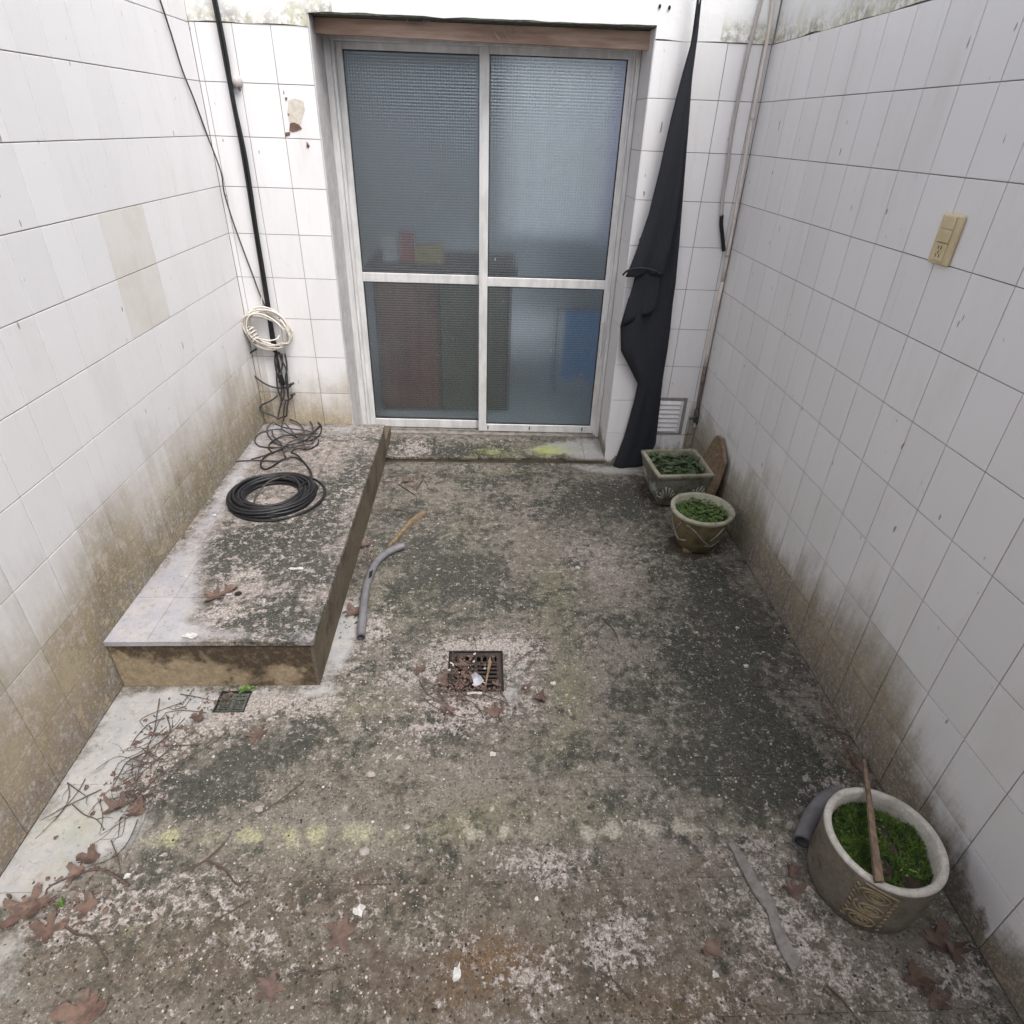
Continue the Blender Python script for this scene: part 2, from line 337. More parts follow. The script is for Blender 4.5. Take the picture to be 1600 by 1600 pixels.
M['crumb'] = simple('soil crumbs', (0.075, 0.055, 0.04), (0.03, 0.023, 0.018), 25, 0.95, 0.2)
M['fleck'] = simple('pale flecks', (0.50, 0.475, 0.45), (0.36, 0.33, 0.31), 25, 0.9, 0.1)
M['ground'] = simple('bare ground', (0.16, 0.14, 0.11), (0.09, 0.075, 0.06), 3, 0.95, 0.3)
def mat_glass():
    k = N('squared cathedral glass'); x, y, z = k.sep(k.P)
    a = k.ma('ABSOLUTE', k.ma('SINE', k.mul(x, math.pi / 0.0130))); b = k.ma('ABSOLUTE', k.ma('SINE', k.mul(z, math.pi / 0.0130)))
    h = k.add(k.ma('POWER', a, 0.7), k.ma('POWER', b, 0.7))
    bp = k.n.new('ShaderNodeBump'); bp.inputs['Strength'].default_value = 0.8; bp.inputs['Distance'].default_value = 0.0026; k.set(bp.inputs['Height'], h)
    gl = k.n.new('ShaderNodeBsdfGlass'); gl.inputs['IOR'].default_value = 1.30; gl.inputs['Roughness'].default_value = 0.16; gl.inputs['Color'].default_value = (0.90, 0.94, 0.96, 1)
    k.t.links.new(bp.outputs[0], gl.inputs['Normal'])
    gs = k.n.new('ShaderNodeBsdfGlossy'); gs.inputs['Roughness'].default_value = 0.16; gs.inputs['Color'].default_value = (0.88, 0.94, 1.0, 1)
    b2 = k.n.new('ShaderNodeBump'); b2.inputs['Strength'].default_value = 0.6; b2.inputs['Distance'].default_value = 0.0016; k.set(b2.inputs['Height'], h); k.t.links.new(b2.outputs[0], gs.inputs['Normal'])
    df = k.n.new('ShaderNodeBsdfDiffuse'); k.set(df.inputs['Color'], (0.40, 0.40, 0.40))
    m1 = k.n.new('ShaderNodeMixShader'); m1.inputs[0].default_value = 0.12; k.t.links.new(gl.outputs[0], m1.inputs[1]); k.t.links.new(gs.outputs[0], m1.inputs[2])
    m2 = k.n.new('ShaderNodeMixShader'); k.set(m2.inputs[0], k.ss(k.noise(k.P, 5, 4, 0.7), 0.3, 0.75, 0.01, 0.045)); k.t.links.new(m1.outputs[0], m2.inputs[1]); k.t.links.new(df.outputs[0], m2.inputs[2])
    k.t.links.new(m2.outputs[0], k.out.inputs[0]); k.n.remove(k.b)
    return k.m
M['glass'] = mat_glass()

# ------------------------------------------------------------------ ground, floor
PLX, PLY, PLZ = -0.551, 1.527, 0.21                       # right edge, front edge and height of the raised platform
DR = (-0.118, 0.080, 1.494, 1.692); SDR = (-0.875, -0.772, 1.414, 1.507)
tag(mesh('ground', [(-40, -40, -0.14), (40, -40, -0.14), (40, 40, -0.14), (-40, 40, -0.14)], [(0, 1, 2, 3)], M['ground']), kind='structure')

BL = [  # stain map: (point, radius x, radius y, channel, amount); channels clean dark brown green orange pale pink
 ((-1.0751,1.4519,0.0),.22,.07,'clean',.9),((-1.107,1.3258,-0.0),.13,.09,'clean',.85),((-1.1192,1.1801,0.0),.12,.08,'clean',.9),((-1.1112,1.0333,0.0),.14,.08,'clean',.95),
 ((-0.966,1.0125,0.0),.08,.05,'clean',.7),((-1.1184,0.9298,0.0),.12,.06,'clean',.9),((-1.1717,0.8754,0.0),.10,.05,'clean',.9),((-0.9612,1.4242,0.0),.10,.06,'clean',.6),((-0.6921,1.4889,0.0),.16,.03,'clean',.6),((-0.546,1.5014,0.0),.06,.04,'clean',.4),
 ((-0.517,1.6829,-0.0),.05,.16,'clean',.75),((-0.5134,1.8932,0.0),.05,.16,'clean',.75),((-0.4211,1.893,-0.0),.03,.12,'clean',.35),((-0.5575,2.3281,0.0),.06,.10,'clean',.35),
 ((-0.143,1.6482,0.0),.07,.08,'clean',.45),((0.1218,1.5837,0.0),.06,.10,'clean',.5),((0.106,1.4669,-0.0),.06,.05,'clean',.45),((-0.0162,1.7197,0.0),.12,.03,'clean',.4),
 ((0.7542,3.1257,0.0),.20,.06,'clean',.9),((0.5397,3.1764,0.0),.10,.04,'clean',.45),((1.109,2.2872,-0.0),.03,.2,'clean',.3),((1.1491,1.8895,0.0),.02,.25,'clean',.3),((1.1371,1.4283,-0.0),.02,.2,'clean',.35),
 ((-0.6961,0.9211,0.0),.05,.04,'clean',.25),((-1.0931,0.738,0.0),.07,.06,'clean',.7),((-1.0431,0.6371,0.0),.07,.05,'clean',.5),
 ((0.7083,2.8691,0.0),.22,.10,'dark',0.42),((0.4841,2.7336,0.0),.18,.10,'dark',0.27),((0.7723,2.6744,0.0),.10,.12,'dark',0.35),((0.094,3.0367,0.0),.25,.06,'dark',0.19),((-0.3317,3.0657,0.0),.2,.06,'dark',0.14),
 ((-0.2264,2.1401,0.0),.14,.2,'dark',0.25),((0.0204,2.0113,0.0),.2,.15,'dark',0.19),((-0.3435,2.4872,0.0),.1,.15,'dark',0.11),((0.4215,2.235,0.0),.06,.06,'dark',0.35),
 ((0.827,1.5781,0.0),.14,.14,'dark',0.42),((0.9041,1.4034,-0.0),.16,.12,'dark',0.38),((0.9719,1.2498,0.0),.12,.10,'dark',0.49),((0.8488,1.0957,0.0),.14,.06,'dark',0.49),((0.9902,2.0112,0.0),.10,.2,'dark',0.38),((1.0293,1.8139,0.0),.08,.12,'dark',0.35),((0.7734,1.8148,0.0),.14,.15,'dark',0.19),
 ((0.5453,1.4624,0.0),.18,.12,'dark',0.17),((0.5162,1.2327,0.0),.12,.08,'dark',0.14),((0.7433,1.1837,0.0),.14,.08,'dark',0.31),
 ((-0.8274,1.2296,0.0),.14,.08,'dark',0.24),((-0.8517,1.1045,0.0),.12,.06,'dark',0.30),((-0.7336,1.1224,0.0),.14,.06,'dark',0.24),((-0.843,0.9242,0.0),.12,.05,'dark',0.30),((-0.5986,1.2952,0.0),.15,.08,'dark',0.09),((0.1666,0.8703,0.0),.18,.04,'dark',0.19),((0.4172,0.865,0.0),.16,.05,'dark',0.09),
 ((-0.4072,1.4448,0.0),.10,.06,'green',.4),((0.313,2.0113,0.0),.08,.25,'green',.55),((0.3061,1.4932,0.0),.05,.18,'green',.55),((-0.2952,2.0113,0.0),.14,.2,'green',.35),((0.0541,1.0495,0.0),.14,.06,'green',.45),((-0.0875,0.9958,0.0),.12,.05,'green',.35),((-0.491,0.9506,0.0),.2,.05,'green',.2),((-0.7282,0.7291,0.0),.2,.08,'green',.35),
 ((-1.1282,1.0336,0.0),.10,.06,'green',.18),((0.3452,1.0443,0.0),.12,.06,'green',.4),((0.7254,1.0181,0.0),.12,.04,'green',.3),((0.1664,3.0755,0.0),.25,.05,'green',.35),((0.2587,1.2597,0.0),.08,.08,'green',.4),((-0.0972,2.3821,0.0),.1,.2,'green',.2),((-0.1987,0.7576,0.0),.3,.08,'green',.12),
 ((-0.3986,0.8355,0.0),.3,.08,'brown',.75),((-0.1623,0.8614,0.0),.35,.06,'brown',.6),((-0.7315,0.703,0.0),.2,.08,'brown',.6),((-0.3326,0.6675,0.0),.4,.10,'brown',.7),((0.1491,0.6553,0.0),.35,.10,'brown',.6),((0.3743,0.8183,0.0),.22,.08,'brown',.6),((0.4977,0.5729,0.0),.25,.08,'brown',.55),((-0.5392,1.1396,0.0),.12,.07,'brown',.5),((-0.2751,1.0946,0.0),.16,.06,'brown',.55),((-0.3733,1.2455,0.0),.18,.08,'brown',.35),
 ((-1.006,0.7359,0.0),.12,.06,'brown',.6),((-0.0221,1.3116,0.0),.14,.06,'brown',.3),((-0.2138,1.4159,0.0),.10,.05,'brown',.45),((-0.5228,2.9179,0.0),.12,.1,'brown',.2),((0.8475,2.8713,0.0),.05,.08,'brown',.6),
 ((0.0467,0.6837,0.0),.09,.05,'orange',.85),((-0.013,0.6984,0.0),.05,.03,'orange',.5),((-0.0679,0.5997,0.0),.12,.04,'orange',.35),((0.6101,0.8857,0.0),.04,.02,'orange',.5),((0.4725,0.5854,0.0),.14,.04,'orange',.4),((1.161,1.2117,0.0),.03,.07,'orange',.5),((1.1779,1.3733,0.0),.015,.12,'orange',.6),((0.2035,0.7481,0.0),.03,.02,'orange',.3),((0.7797,1.1178,0.0),.03,.02,'orange',.25),
 ((0.5232,2.3345,0.0),.16,.12,'pink',.7),((0.5782,2.142,0.0),.10,.12,'pink',.5),((0.2482,2.668,0.0),.14,.1,'pink',.4),((0.5384,1.7795,0.0),.10,.1,'pink',.35),((-0.4552,2.9191,0.0),.14,.1,'pink',.5),((-0.2071,1.5864,0.0),.08,.06,'pink',.5),((0.0619,1.4398,0.0),.08,.05,'pink',.5),((-0.6657,1.3949,-0.0),.16,.06,'pink',.3),((1.1897,1.7063,0.0),.04,.2,'pink',.5),((1.1479,2.5005,0.0),.05,.1,'pink',.5),
 ((0.2065,1.1273,0.0),.2,.08,'pink',.2),((-0.3979,1.8191,0.0),.05,.1,'pale',.5),((0.447,1.0042,0.0),.12,.05,'pale',.2),((0.3626,0.7587,0.0),.06,.06,'pale',0.30),((0.1188,0.6434,0.0),.06,.05,'pale',.6),((0.5156,0.5843,0.0),.10,.05,'pale',0.25),((-0.7141,0.8424,0.0),.2,.07,'pale',.4),((-0.9931,0.7903,0.0),.12,.05,'pale',.6),((0.7462,0.9258,0.0),.10,.05,'pale',.5),((0.7068,0.7363,0.0),.1,.1,'pale',0.30),((0.8175,0.6646,0.0),.10,.08,'pale',0.30),((0.9571,0.6094,0.0),.12,.06,'pale',0.30),((1.0514,1.1134,0.0),.06,.05,'pale',.5),((1.1306,0.6176,0.0),.06,.07,'pale',.5),
 ((-0.2043,1.314,0.0),.12,.06,'pale',.35),((0.1536,0.9205,0.0),.12,.04,'pale',.3),((-0.785,1.4488,0.0),.10,.05,'pale',.4),
 ((-0.1183,1.6165,0.0),.10,.10,'pale',0.45),((0.1092,1.5536,0.0),.08,.12,'pale',0.45),((-0.0161,1.713,0.0),.14,.05,'pale',.8),((-0.0236,1.4137,0.0),.14,.05,'pale',.8),((-0.5235,1.7158,0.0),.08,.2,'pale',.6),((-0.2936,1.557,0.0),.08,.06,'pale',.5),((-0.6387,1.4472,0.0),.2,.05,'pale',.6),
 ((0.5155,2.2842,0.0),.25,.2,'pale',.25),((0.1871,1.7119,-0.0),.1,.1,'pale',.3),((-0.298,0.8032,0.0),.05,.04,'pale',.4),((-0.0749,0.7406,0.0),.08,.05,'pale',.35),((-0.5217,0.7241,0.0),.1,.05,'pale',.3),((0.3057,0.704,0.0),.1,.06,'pale',.45),((0.7893,0.7785,0.0),.12,.10,'pale',0.25),((0.1847,0.8863,0.0),.10,.03,'pale',.5),((-0.9686,1.2098,0.0),.08,.1,'pale',.5),((-0.8604,1.3717,0.0),.1,.06,'pale',.6),
 ((-0.3294,2.6609,0.0),.16,.14,'dark',0.17),((-0.0924,2.2329,0.0),.2,.15,'dark',0.21),((0.8701,2.286,0.0),.12,.12,'dark',0.17),((0.9485,1.1473,0.0),.14,.06,'dark',0.34),((0.3357,1.5516,0.0),.1,.1,'dark',-.25),((0.29,2.3847,0.0),.14,.12,'dark',-.25),((0.4939,2.1418,0.0),.14,.14,'dark',-.3),((-0.3225,1.4439,0.0),.14,.08,'dark',-.2),((-0.4355,1.0024,0.0),.3,.08,'dark',-.15),((0.0181,1.1304,0.0),.2,.1,'dark',-.15),
]
PT = [  # platform top
 ((-1.1075,1.5598,0.21),.14,.14,'clean',.95),((-1.1159,1.7205,0.21),.10,.14,'clean',.95),((-0.8828,1.5589,0.21),.2,.03,'clean',.5),((-1.1299,1.9443,0.21),.08,.14,'clean',.6),((-1.1388,2.2607,0.21),.05,.2,'clean',.5),((-1.1586,2.5953,0.21),.05,.2,'clean',.55),((-1.16,2.9353,0.21),.06,.15,'clean',.6),((-1.0792,3.1763,0.21),.15,.08,'clean',.6),((-0.7496,3.1696,0.21),.12,.10,'clean',.45),((-0.5692,1.5424,0.21),.06,.04,'clean',.4),
 ((-0.8895,2.0512,0.21),.14,.13,'dark',0.72),((-0.7713,2.0741,0.21),.12,.14,'dark',0.78),((-0.6721,2.3176,0.21),.06,.2,'dark',0.59),((-0.6465,1.8667,0.21),.08,.1,'dark',0.52),((-0.6063,2.7354,0.21),.06,.15,'dark',0.52),((-0.6987,1.6365,0.21),.14,.08,'dark',0.46),((-0.9905,1.9862,0.21),.05,.1,'dark',0.40),((-0.6907,2.5425,0.21),.08,.08,'dark',0.40),((-0.5765,1.5729,0.21),.06,.05,'dark',0.46),
 ((-0.838,2.9436,0.21),.15,.10,'pink',.7),((-0.8435,1.7553,0.21),.12,.10,'pink',.4),((-0.7194,1.7913,0.21),.06,.05,'pink',.4),((-0.9039,2.368,0.21),.15,.05,'pink',.6),((-1.1212,1.8655,0.21),.02,.03,'orange',.5),((-0.8793,1.8661,0.21),.05,.05,'pale',.5),((-0.8746,1.6532,0.21),.06,.05,'pale',.4),((-0.6557,2.3713,0.21),.02,.08,'green',.5)]
BASE = {'clean': .0, 'dark': .40, 'brown': .05, 'green': .17, 'orange': .0, 'pale': .28, 'pink': .12}
PBASE = {'clean': .12, 'dark': .36, 'brown': .0, 'green': .05, 'orange': .0, 'pale': .46, 'pink': .60}
def masks(x, y, bl):
    v = dict(PBASE if bl is PT else BASE)
    if bl is BL: v['brown'] += 0.38 * max(0.0, min(1.0, (1.0 - y) / 0.35)); v['dark'] -= 0.12 * max(0.0, min(1.0, (1.15 - y) / 0.3))
    for p, rx, ry, ch, a in bl:
        d = ((x - p[0]) / rx) ** 2 + ((y - p[1]) / ry) ** 2
        if d < 9: v[ch] += a * math.exp(-d * 0.9)
    return v
def paint(o, bl):
    me = o.data; L = WORLD[o.name]
    a1 = me.attributes.new('grime', 'FLOAT_COLOR', 'POINT'); a2 = me.attributes.new('grime2', 'FLOAT_COLOR', 'POINT')
    for i, q in enumerate(me.vertices):
        v = masks(q.co.x + L.x, q.co.y + L.y, bl)
        a1.data[i].color = (v['clean'], v['dark'], v['brown'], v['green']); a2.data[i].color = (v['orange'], v['pale'], v['pink'], 0)
def slab_tile(name, x0, x1, y0, y1, z, parent, bl, holes=(), n=6, thick=0.006, zf=None):
    xs = [x0 + (x1 - x0) * i / n for i in range(n + 1)]; ys = [y0 + (y1 - y0) * i / n for i in range(n + 1)]
    hs_ = [h for h in holes if h[0] < x1 and h[1] > x0 and h[2] < y1 and h[3] > y0]
    for h in hs_:
        xs += [q for q in h[:2] if x0 < q < x1]; ys += [q for q in h[2:] if y0 < q < y1]
    xs.sort(); ys.sort(); idx = {}; V = []; Fc = []
    tl = (rnd.uniform(-.002, .002), rnd.uniform(-.002, .002))
    def vid(i, j, top=True):
        kk = (i, j, top)
        if kk not in idx:
            idx[kk] = len(V); X, Y = xs[i], ys[j]
            zz = zf(X, Y) if zf else z + tl[0] * (X - x0) + tl[1] * (Y - y0)
            V.append((X, Y, zz if top else zz - thick))
        return idx[kk]
    inh = lambda i, j: any(h[0] - 1e-6 < (xs[i] + xs[i + 1]) / 2 < h[1] + 1e-6 and h[2] - 1e-6 < (ys[j] + ys[j + 1]) / 2 < h[3] + 1e-6 for h in hs_)
    nx, ny = len(xs) - 1, len(ys) - 1
    for i in range(nx):
        for j in range(ny):
            if inh(i, j): continue
            Fc.append((vid(i, j), vid(i + 1, j), vid(i + 1, j + 1), vid(i, j + 1)))
            for (a, b, oi, oj) in (((i, j), (i + 1, j), i, j - 1), ((i + 1, j), (i + 1, j + 1), i + 1, j), ((i + 1, j + 1), (i, j + 1), i, j + 1), ((i, j + 1), (i, j), i - 1, j)):
                if not (0 <= oi < nx and 0 <= oj < ny) or inh(oi, oj):
                    Fc.append((vid(*b), vid(*a), vid(*a, False), vid(*b, False)))
    if not Fc: return None
    o = mesh(name, V, Fc, M['floor'], parent); paint(o, bl); return o

# floor bed (joints) with the drain pits left open
def bed():
    xs = sorted([XL - .1, SDR[0], SDR[1], DR[0], DR[1], XR + .1]); ys = sorted([-2.2, SDR[2], SDR[3], DR[2], DR[3], 3.30]); V = []; Fc = []
    for i in range(len(xs) - 1):
        for j in range(len(ys) - 1):
            cx, cy = (xs[i] + xs[i + 1]) / 2, (ys[j] + ys[j + 1]) / 2
            if any(h[0] < cx < h[1] and h[2] < cy < h[3] for h in (DR, SDR)): continue
            k = len(V); V += [(xs[i], ys[j], -.002), (xs[i + 1], ys[j], -.002), (xs[i + 1], ys[j + 1], -.002), (xs[i], ys[j + 1], -.002)]; Fc.append((k, k + 1, k + 2, k + 3))
    o = mesh('floor', V, Fc, M['floor']); paint(o, BL); return tag(o, kind='structure')
floor = bed()
gx = [XL] + [.267 + .297 * k for k in range(-4, 4)] + [XR]; gy = [-.334 + .2985 * k for k in range(0, 12)] + [3.256]
gx = [XL] + [q for q in gx if XL + .05 < q < XR - .05] + [XR]
G = .0006
for i in range(len(gx) - 1):
    for j in range(len(gy) - 1):
        if gx[i + 1] < PLX + .01 and gy[j] > PLY: continue
        slab_tile('floor_tile', gx[i] + G, gx[i + 1] - G, gy[j] + G, gy[j + 1] - G, rnd.uniform(-.0003, .0003), floor, BL, (DR, SDR), 7 if gy[j] > .2 else 2)
# ------------------------------------------------------------------ raised platform
pl = thing('raised_platform', 'low tiled concrete platform along the left wall carrying the coiled black cable', 'platform', ((XL + PLX) / 2, 2.4, 0))
yE = yb(-0.85)
MB().box(XL + .002, PLX - .012, PLY + .012, yE - .002, 0.001, PLZ - .03).o('core', M['side'], pl)
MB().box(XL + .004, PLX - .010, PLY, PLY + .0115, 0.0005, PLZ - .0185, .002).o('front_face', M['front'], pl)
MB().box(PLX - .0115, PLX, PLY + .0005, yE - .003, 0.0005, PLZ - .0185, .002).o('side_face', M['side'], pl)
px_ = [XL + .002, -1.075, -.778, PLX + .004]; py_ = [PLY - .006, 1.742, 2.04, 2.338, 2.636, 2.934, yE - .002]
HOLE = (-0.8636,1.7624,0.21)
for i in range(3):
    for j in range(6):
        slab_tile('top_tile', px_[i] + (.0007 if i else 0), px_[i + 1] - (.0007 if i < 2 else 0), py_[j] + (.0007 if j else 0), py_[j + 1] - .0007, PLZ + rnd.uniform(-.0003, .0003), pl, PT, (), 7, .018)
k_ = MB().lathe([(0.0, .0028), (.011, .0028), (.0125, .002), (.013, 0.0)], (HOLE[0], HOLE[1], PLZ), 14)
k_.o('hole_disc', M['pit'], pl)  # black disc on the tile, its colour stands for the shade in the hole
MB().box(-.715, PLX + .0015, yE + .012, 3.46, .0005, .11).o('back_infill', M['side'], pl)
# ------------------------------------------------------------------ door step
st = thing('door_step', 'low tiled step with yellow green algae in front of the sliding glass door', 'step', (0.08, 3.3, 0))
def zst(x, y): return .034 + .028 * max(0, min(1, (y - 3.2) / .25))
STB = [((-.2, 3.3), .35, .07, 'dark', .35), ((.03, 3.26), .13, .06, 'green', 1.5), ((.38, 3.27), .10, .06, 'green', 1.6), ((.05, 3.27), .14, .06, 'clean', .55), ((.36, 3.27), .12, .06, 'clean', .6), ((.66, 3.3), .14, .15, 'clean', 1.1), ((.45, 3.33), .12, .06, 'clean', .7), ((-.4, 3.3), .1, .1, 'pale', .6), ((-.1, 3.35), .4, .03, 'pink', .4)]
sx = [PLX + .003, -.3, -.008, .291, .592, .706]
for i in range(5):
    a, b = sx[i] + .0009, sx[i + 1] - .0009
    slab_tile('step_tile', a, b, 3.200 + .004 * i / 4, yb((a + b) / 2) + .236, .04, st, STB, (), 6, .012, zst)
MB().box(PLX + .006, .700, 3.206, 3.50, 0.0005, .0275).o('step_base', M['side'], st)

# ------------------------------------------------------------------ tiled walls
def tile_mesh():
    w_, h_, t, b = .5, .5, .008, .0004
    V = [(-w_, 0, -h_), (w_, 0, -h_), (w_, 0, h_), (-w_, 0, h_)]
    s = .0065
    V += [(-w_ + s, -t, -h_ + s), (w_ - s, -t, -h_ + s), (w_ - s, -t, h_ - s), (-w_ + s, -t, h_ - s)]
    V += [(-w_, -t + b, -h_), (w_, -t + b, -h_), (w_, -t + b, h_), (-w_, -t + b, h_)]
    Fc = [(4, 5, 6, 7)] + [(8 + i, 8 + (i + 1) % 4, 4 + (i + 1) % 4, 4 + i) for i in range(4)] + [(i, (i + 1) % 4, 8 + (i + 1) % 4, 8 + i) for i in range(4)]
    me = bpy.data.meshes.new('wall_tile'); me.from_pydata(V, [], Fc); me.materials.append(M['tile']); return me
TM = tile_mesh(); TM2 = TM.copy(); TM2.materials.clear(); TM2.materials.append(simple('beige replacement tile', (0.685, 0.66, 0.635), (0.63, 0.60, 0.565), 7, 0.5, 0.1))
rowz = [0.0015] + [.191 + .198 * k for k in range(0, 12)]
def wall_tile(parent, a0, a1, z0, z1, place, rz, gv=.0027, gh=.0027):
    w_, h_ = a1 - a0 - gv, z1 - z0 - gh
    p = place((a0 + a1) / 2)
    o = inst('wall_tile', TM, (p[0], p[1], (z0 + z1) / 2), parent, (rnd.gauss(0, .0014), 0, rz + rnd.gauss(0, .0016)), (w_, 1, h_))
    return o
# left wall
WT = 0.008
wl_ = thing('tiled_wall', 'white tiled wall on the left with brown and mustard stains above the platform', 'wall', (XL - .1, 1, -.1))
MB().box(XL - .16, XL - WT + .0042, -2.2, 3.60, -.12, 2.62).o('masonry', M['grout'], wl_)
cols = [1.604 + .1485 * k for k in range(-14, 11)] + [3.256]
for r in range(12):
    for c in range(len(cols) - 1):
        o = wall_tile(wl_, cols[c], cols[c + 1], rowz[r], rowz[r + 1], lambda a: (XL - WT, a), math.pi / 2)
        if 2.19 < (cols[c] + cols[c + 1]) / 2 < 2.49 and 1.0 < (rowz[r] + rowz[r + 1]) / 2 < 1.35: o.data = TM2; o['label'] = 'beige replacement tile'
# right wall
wr_ = thing('tiled_wall', 'white tiled wall on the right with the cream socket and olive stains at its foot', 'wall', (XR + .1, 1, -.1))
MB().box(XR + WT - .0042, XR + .16, -2.2, 3.50, -.12, 1.976).o('masonry', M['grout'], wr_)
cols = [1.57 + .1488 * k for k in range(-13, 11)] + [3.205]
for r in range(10):
    for c in range(len(cols) - 1):
        wall_tile(wr_, cols[c], cols[c + 1], rowz[r], rowz[r + 1] if r < 9 else 1.976, lambda a: (XR + WT, a), -math.pi / 2)
def rough_panel(name, x0, x1, y0, y1, z0, z1, parent, nrm, n=40):
    """plaster face with uneven lower edge: grid in the wall plane, boxed"""
    V = []; Fc = []
    for i in range(n + 1):
        for lay in range(2):
            for j in range(5):
                t = i / n; u = j / 4
                X = x0 + (x1 - x0) * t; Y = y0 + (y1 - y0) * t
                zz = z0 + (z1 - z0) * u + (0.007 * mnoise.noise((X * 9, Y * 9, 3)) if j == 0 else 0)
                d = .004 * mnoise.noise((X * 5, Y * 5, zz * 5)) if lay else -.03
                V.append((X + nrm[0] * d, Y + nrm[1] * d, zz))
    for i in range(n):
        for j in range(4):
            a = i * 10 + 5 + j; Fc.append((a, a + 10, a + 11, a + 1))
        Fc.append((i * 10, i * 10 + 10, i * 10 + 15, i * 10 + 5)); Fc.append((i * 10 + 9, i * 10 + 19, i * 10 + 14, i * 10 + 4))
    return mesh(name, V, Fc, M['plaster'], parent, False)
MB().box(XR + .02, XR + .16, -2.2, 3.50, 1.9765, 2.45).o('upper_masonry', M['render'], wr_)
rough_panel('plaster', XR + .004, XR + .004, 3.2, -2.2, 1.979, 2.45, wr_, (-1, 0), 60)
# house wall with the door opening
wb_ = thing('tiled_wall', 'white tiled house wall around the sliding glass door', 'wall', (0, 3.4, -.1))
OL, OR, OT = -.725, .708, 2.022
m_ = MB(); t_ = .0038
m_.box(XL - .1, OL, t_, .36, -.12, 1.9775, 0, WB); m_.box(OR, XR + .1, t_, .36, -.12, 1.9775, 0, WB)
m_.o('masonry', M['grout'], wb_)
m_ = MB(); m_.box(XL - .1, OL, .012, .36, 1.978, 2.75, 0, WB); m_.box(OR, XR + .1, .012, .36, 1.978, 2.75, 0, WB); m_.box(OL + .0005, OR - .0005, .012, .36, OT + .004, 2.75, 0, WB)
m_.o('upper_masonry', M['render'], wb_)
rough_panel('plaster', XL, OL, yb(XL) - .002, yb(OL) - .002, 1.979, 2.75, wb_, (0, -1), 12)
rough_panel('plaster', OL, OR, yb(OL) - .002, yb(OR) - .002, OT + .002, 2.75, wb_, (0, -1), 36)
rough_panel('plaster', OR, XR, yb(OR) - .002, yb(XR) - .002, 1.979, 2.75, wb_, (0, -1), 12)
for cs in ([XL, -1.186, -1.036, -.879, OL], [OR, .866, 1.016, 1.166, XR]):
    for r in range(10):
        for c in range(4):
            wall_tile(wb_, cs[c], cs[c + 1], rowz[r], rowz[r + 1] if r < 9 else 1.9765, lambda a: (a, yb(a) + WT), ANG)
# reveals and soffit of the opening
MB().box(OL - .0005, OL + .006, .0, .30, .0, OT, .001, WB).o('reveal', M['reveal'], wb_)
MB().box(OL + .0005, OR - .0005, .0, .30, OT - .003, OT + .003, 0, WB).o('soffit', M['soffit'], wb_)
for r in range(10):
    z0, z1 = rowz[r], rowz[r + 1] if r < 9 else OT - .004
    inst('reveal_tile', TM, (OR + .004, yb(OR) + .125, (z0 + z1) / 2), wb_, (0, 0, -math.pi / 2), (.244, .8, z1 - z0 - .002))
# chipped glaze and drill holes
def patch(name, pts, mat, parent, n=(0, -1, 0), th=.0012):
    c = Vector((0, 0, 0)); P = [Vector(p) for p in pts]
    for p in P: c += p / len(P)
    nn = Vector(n); V = [p for p in P] + [p + nn * th for p in P] + [c + nn * th]
    k = len(P); Fc = [(i, (i + 1) % k, k + (i + 1) % k, k + i) for i in range(k)] + [(k + i, k + (i + 1) % k, 2 * k) for i in range(k)]
    return mesh(name, V, Fc, mat, parent)
M['chip'] = simple('bare brown clay', (0.17, 0.10, 0.075), (0.10, 0.06, 0.05), 60, 0.95, 0.3)
M['chippale'] = simple('worn tile body', (0.60, 0.56, 0.49), (0.50, 0.46, 0.40), 60, 0.95, 0.3)
patch('worn_patch', [(-0.8434,3.2493,1.7201),(-0.8125,3.2486,1.7257),(-0.7809,3.248,1.7175),(-0.7801,3.2479,1.685),(-0.7953,3.2483,1.6564),(-0.804,3.2485,1.6348),(-0.8346,3.2491,1.6338),(-0.853,3.2495,1.6404),(-0.8562,3.2496,1.6733)], M['chippale'], wb_, th=.0008)
patch('chip', [(-0.8513,3.2491,1.6333),(-0.8338,3.2487,1.6386),(-0.8101,3.2482,1.6298),(-0.8011,3.248,1.6157),(-0.8277,3.2486,1.6053),(-0.8449,3.2489,1.6024),(-0.8582,3.2492,1.6068)], M['chip'], wb_)
patch('chip', [(-0.8789,3.2497,1.5989),(-0.8561,3.2492,1.602),(-0.858,3.2492,1.5899),(-0.8784,3.2497,1.5844)], M['chip'], wb_)
patch('chip', [(-0.8582,3.2492,1.7288),(-0.8473,3.249,1.7292),(-0.8519,3.2491,1.7176),(-0.8573,3.2492,1.7174)], M['chip'], wb_)
patch('chip', [(-0.8564,3.2492,1.6709),(-0.8485,3.249,1.6688),(-0.8496,3.249,1.6617),(-0.8548,3.2491,1.6639)], M['chip'], wb_)
patch('chip', [(-0.7883,3.2477,1.5677),(-0.7766,3.2475,1.5509),(-0.7836,3.2476,1.5409),(-0.7915,3.2478,1.5456)], M['chip'], wb_)
for q in [(0.7091,3.2106,2.0857),(0.7489,3.2097,2.0829)]:
    patch('drill_hole', [(q[0] + .0055 * math.cos(a), q[1], q[2] + .008 * math.sin(a)) for a in [i * math.pi / 5 for i in range(10)]], M['pit'], wb_)
# rear wall of the yard, behind the viewer
rw = thing('rear_wall', 'rendered wall closing the yard behind the viewer', 'wall', (0, -2.3, -.1))
MB().box(XL - .16, XR + .16, -2.4, -2.2, -.12, 2.3).o('masonry', M['render'], rw)

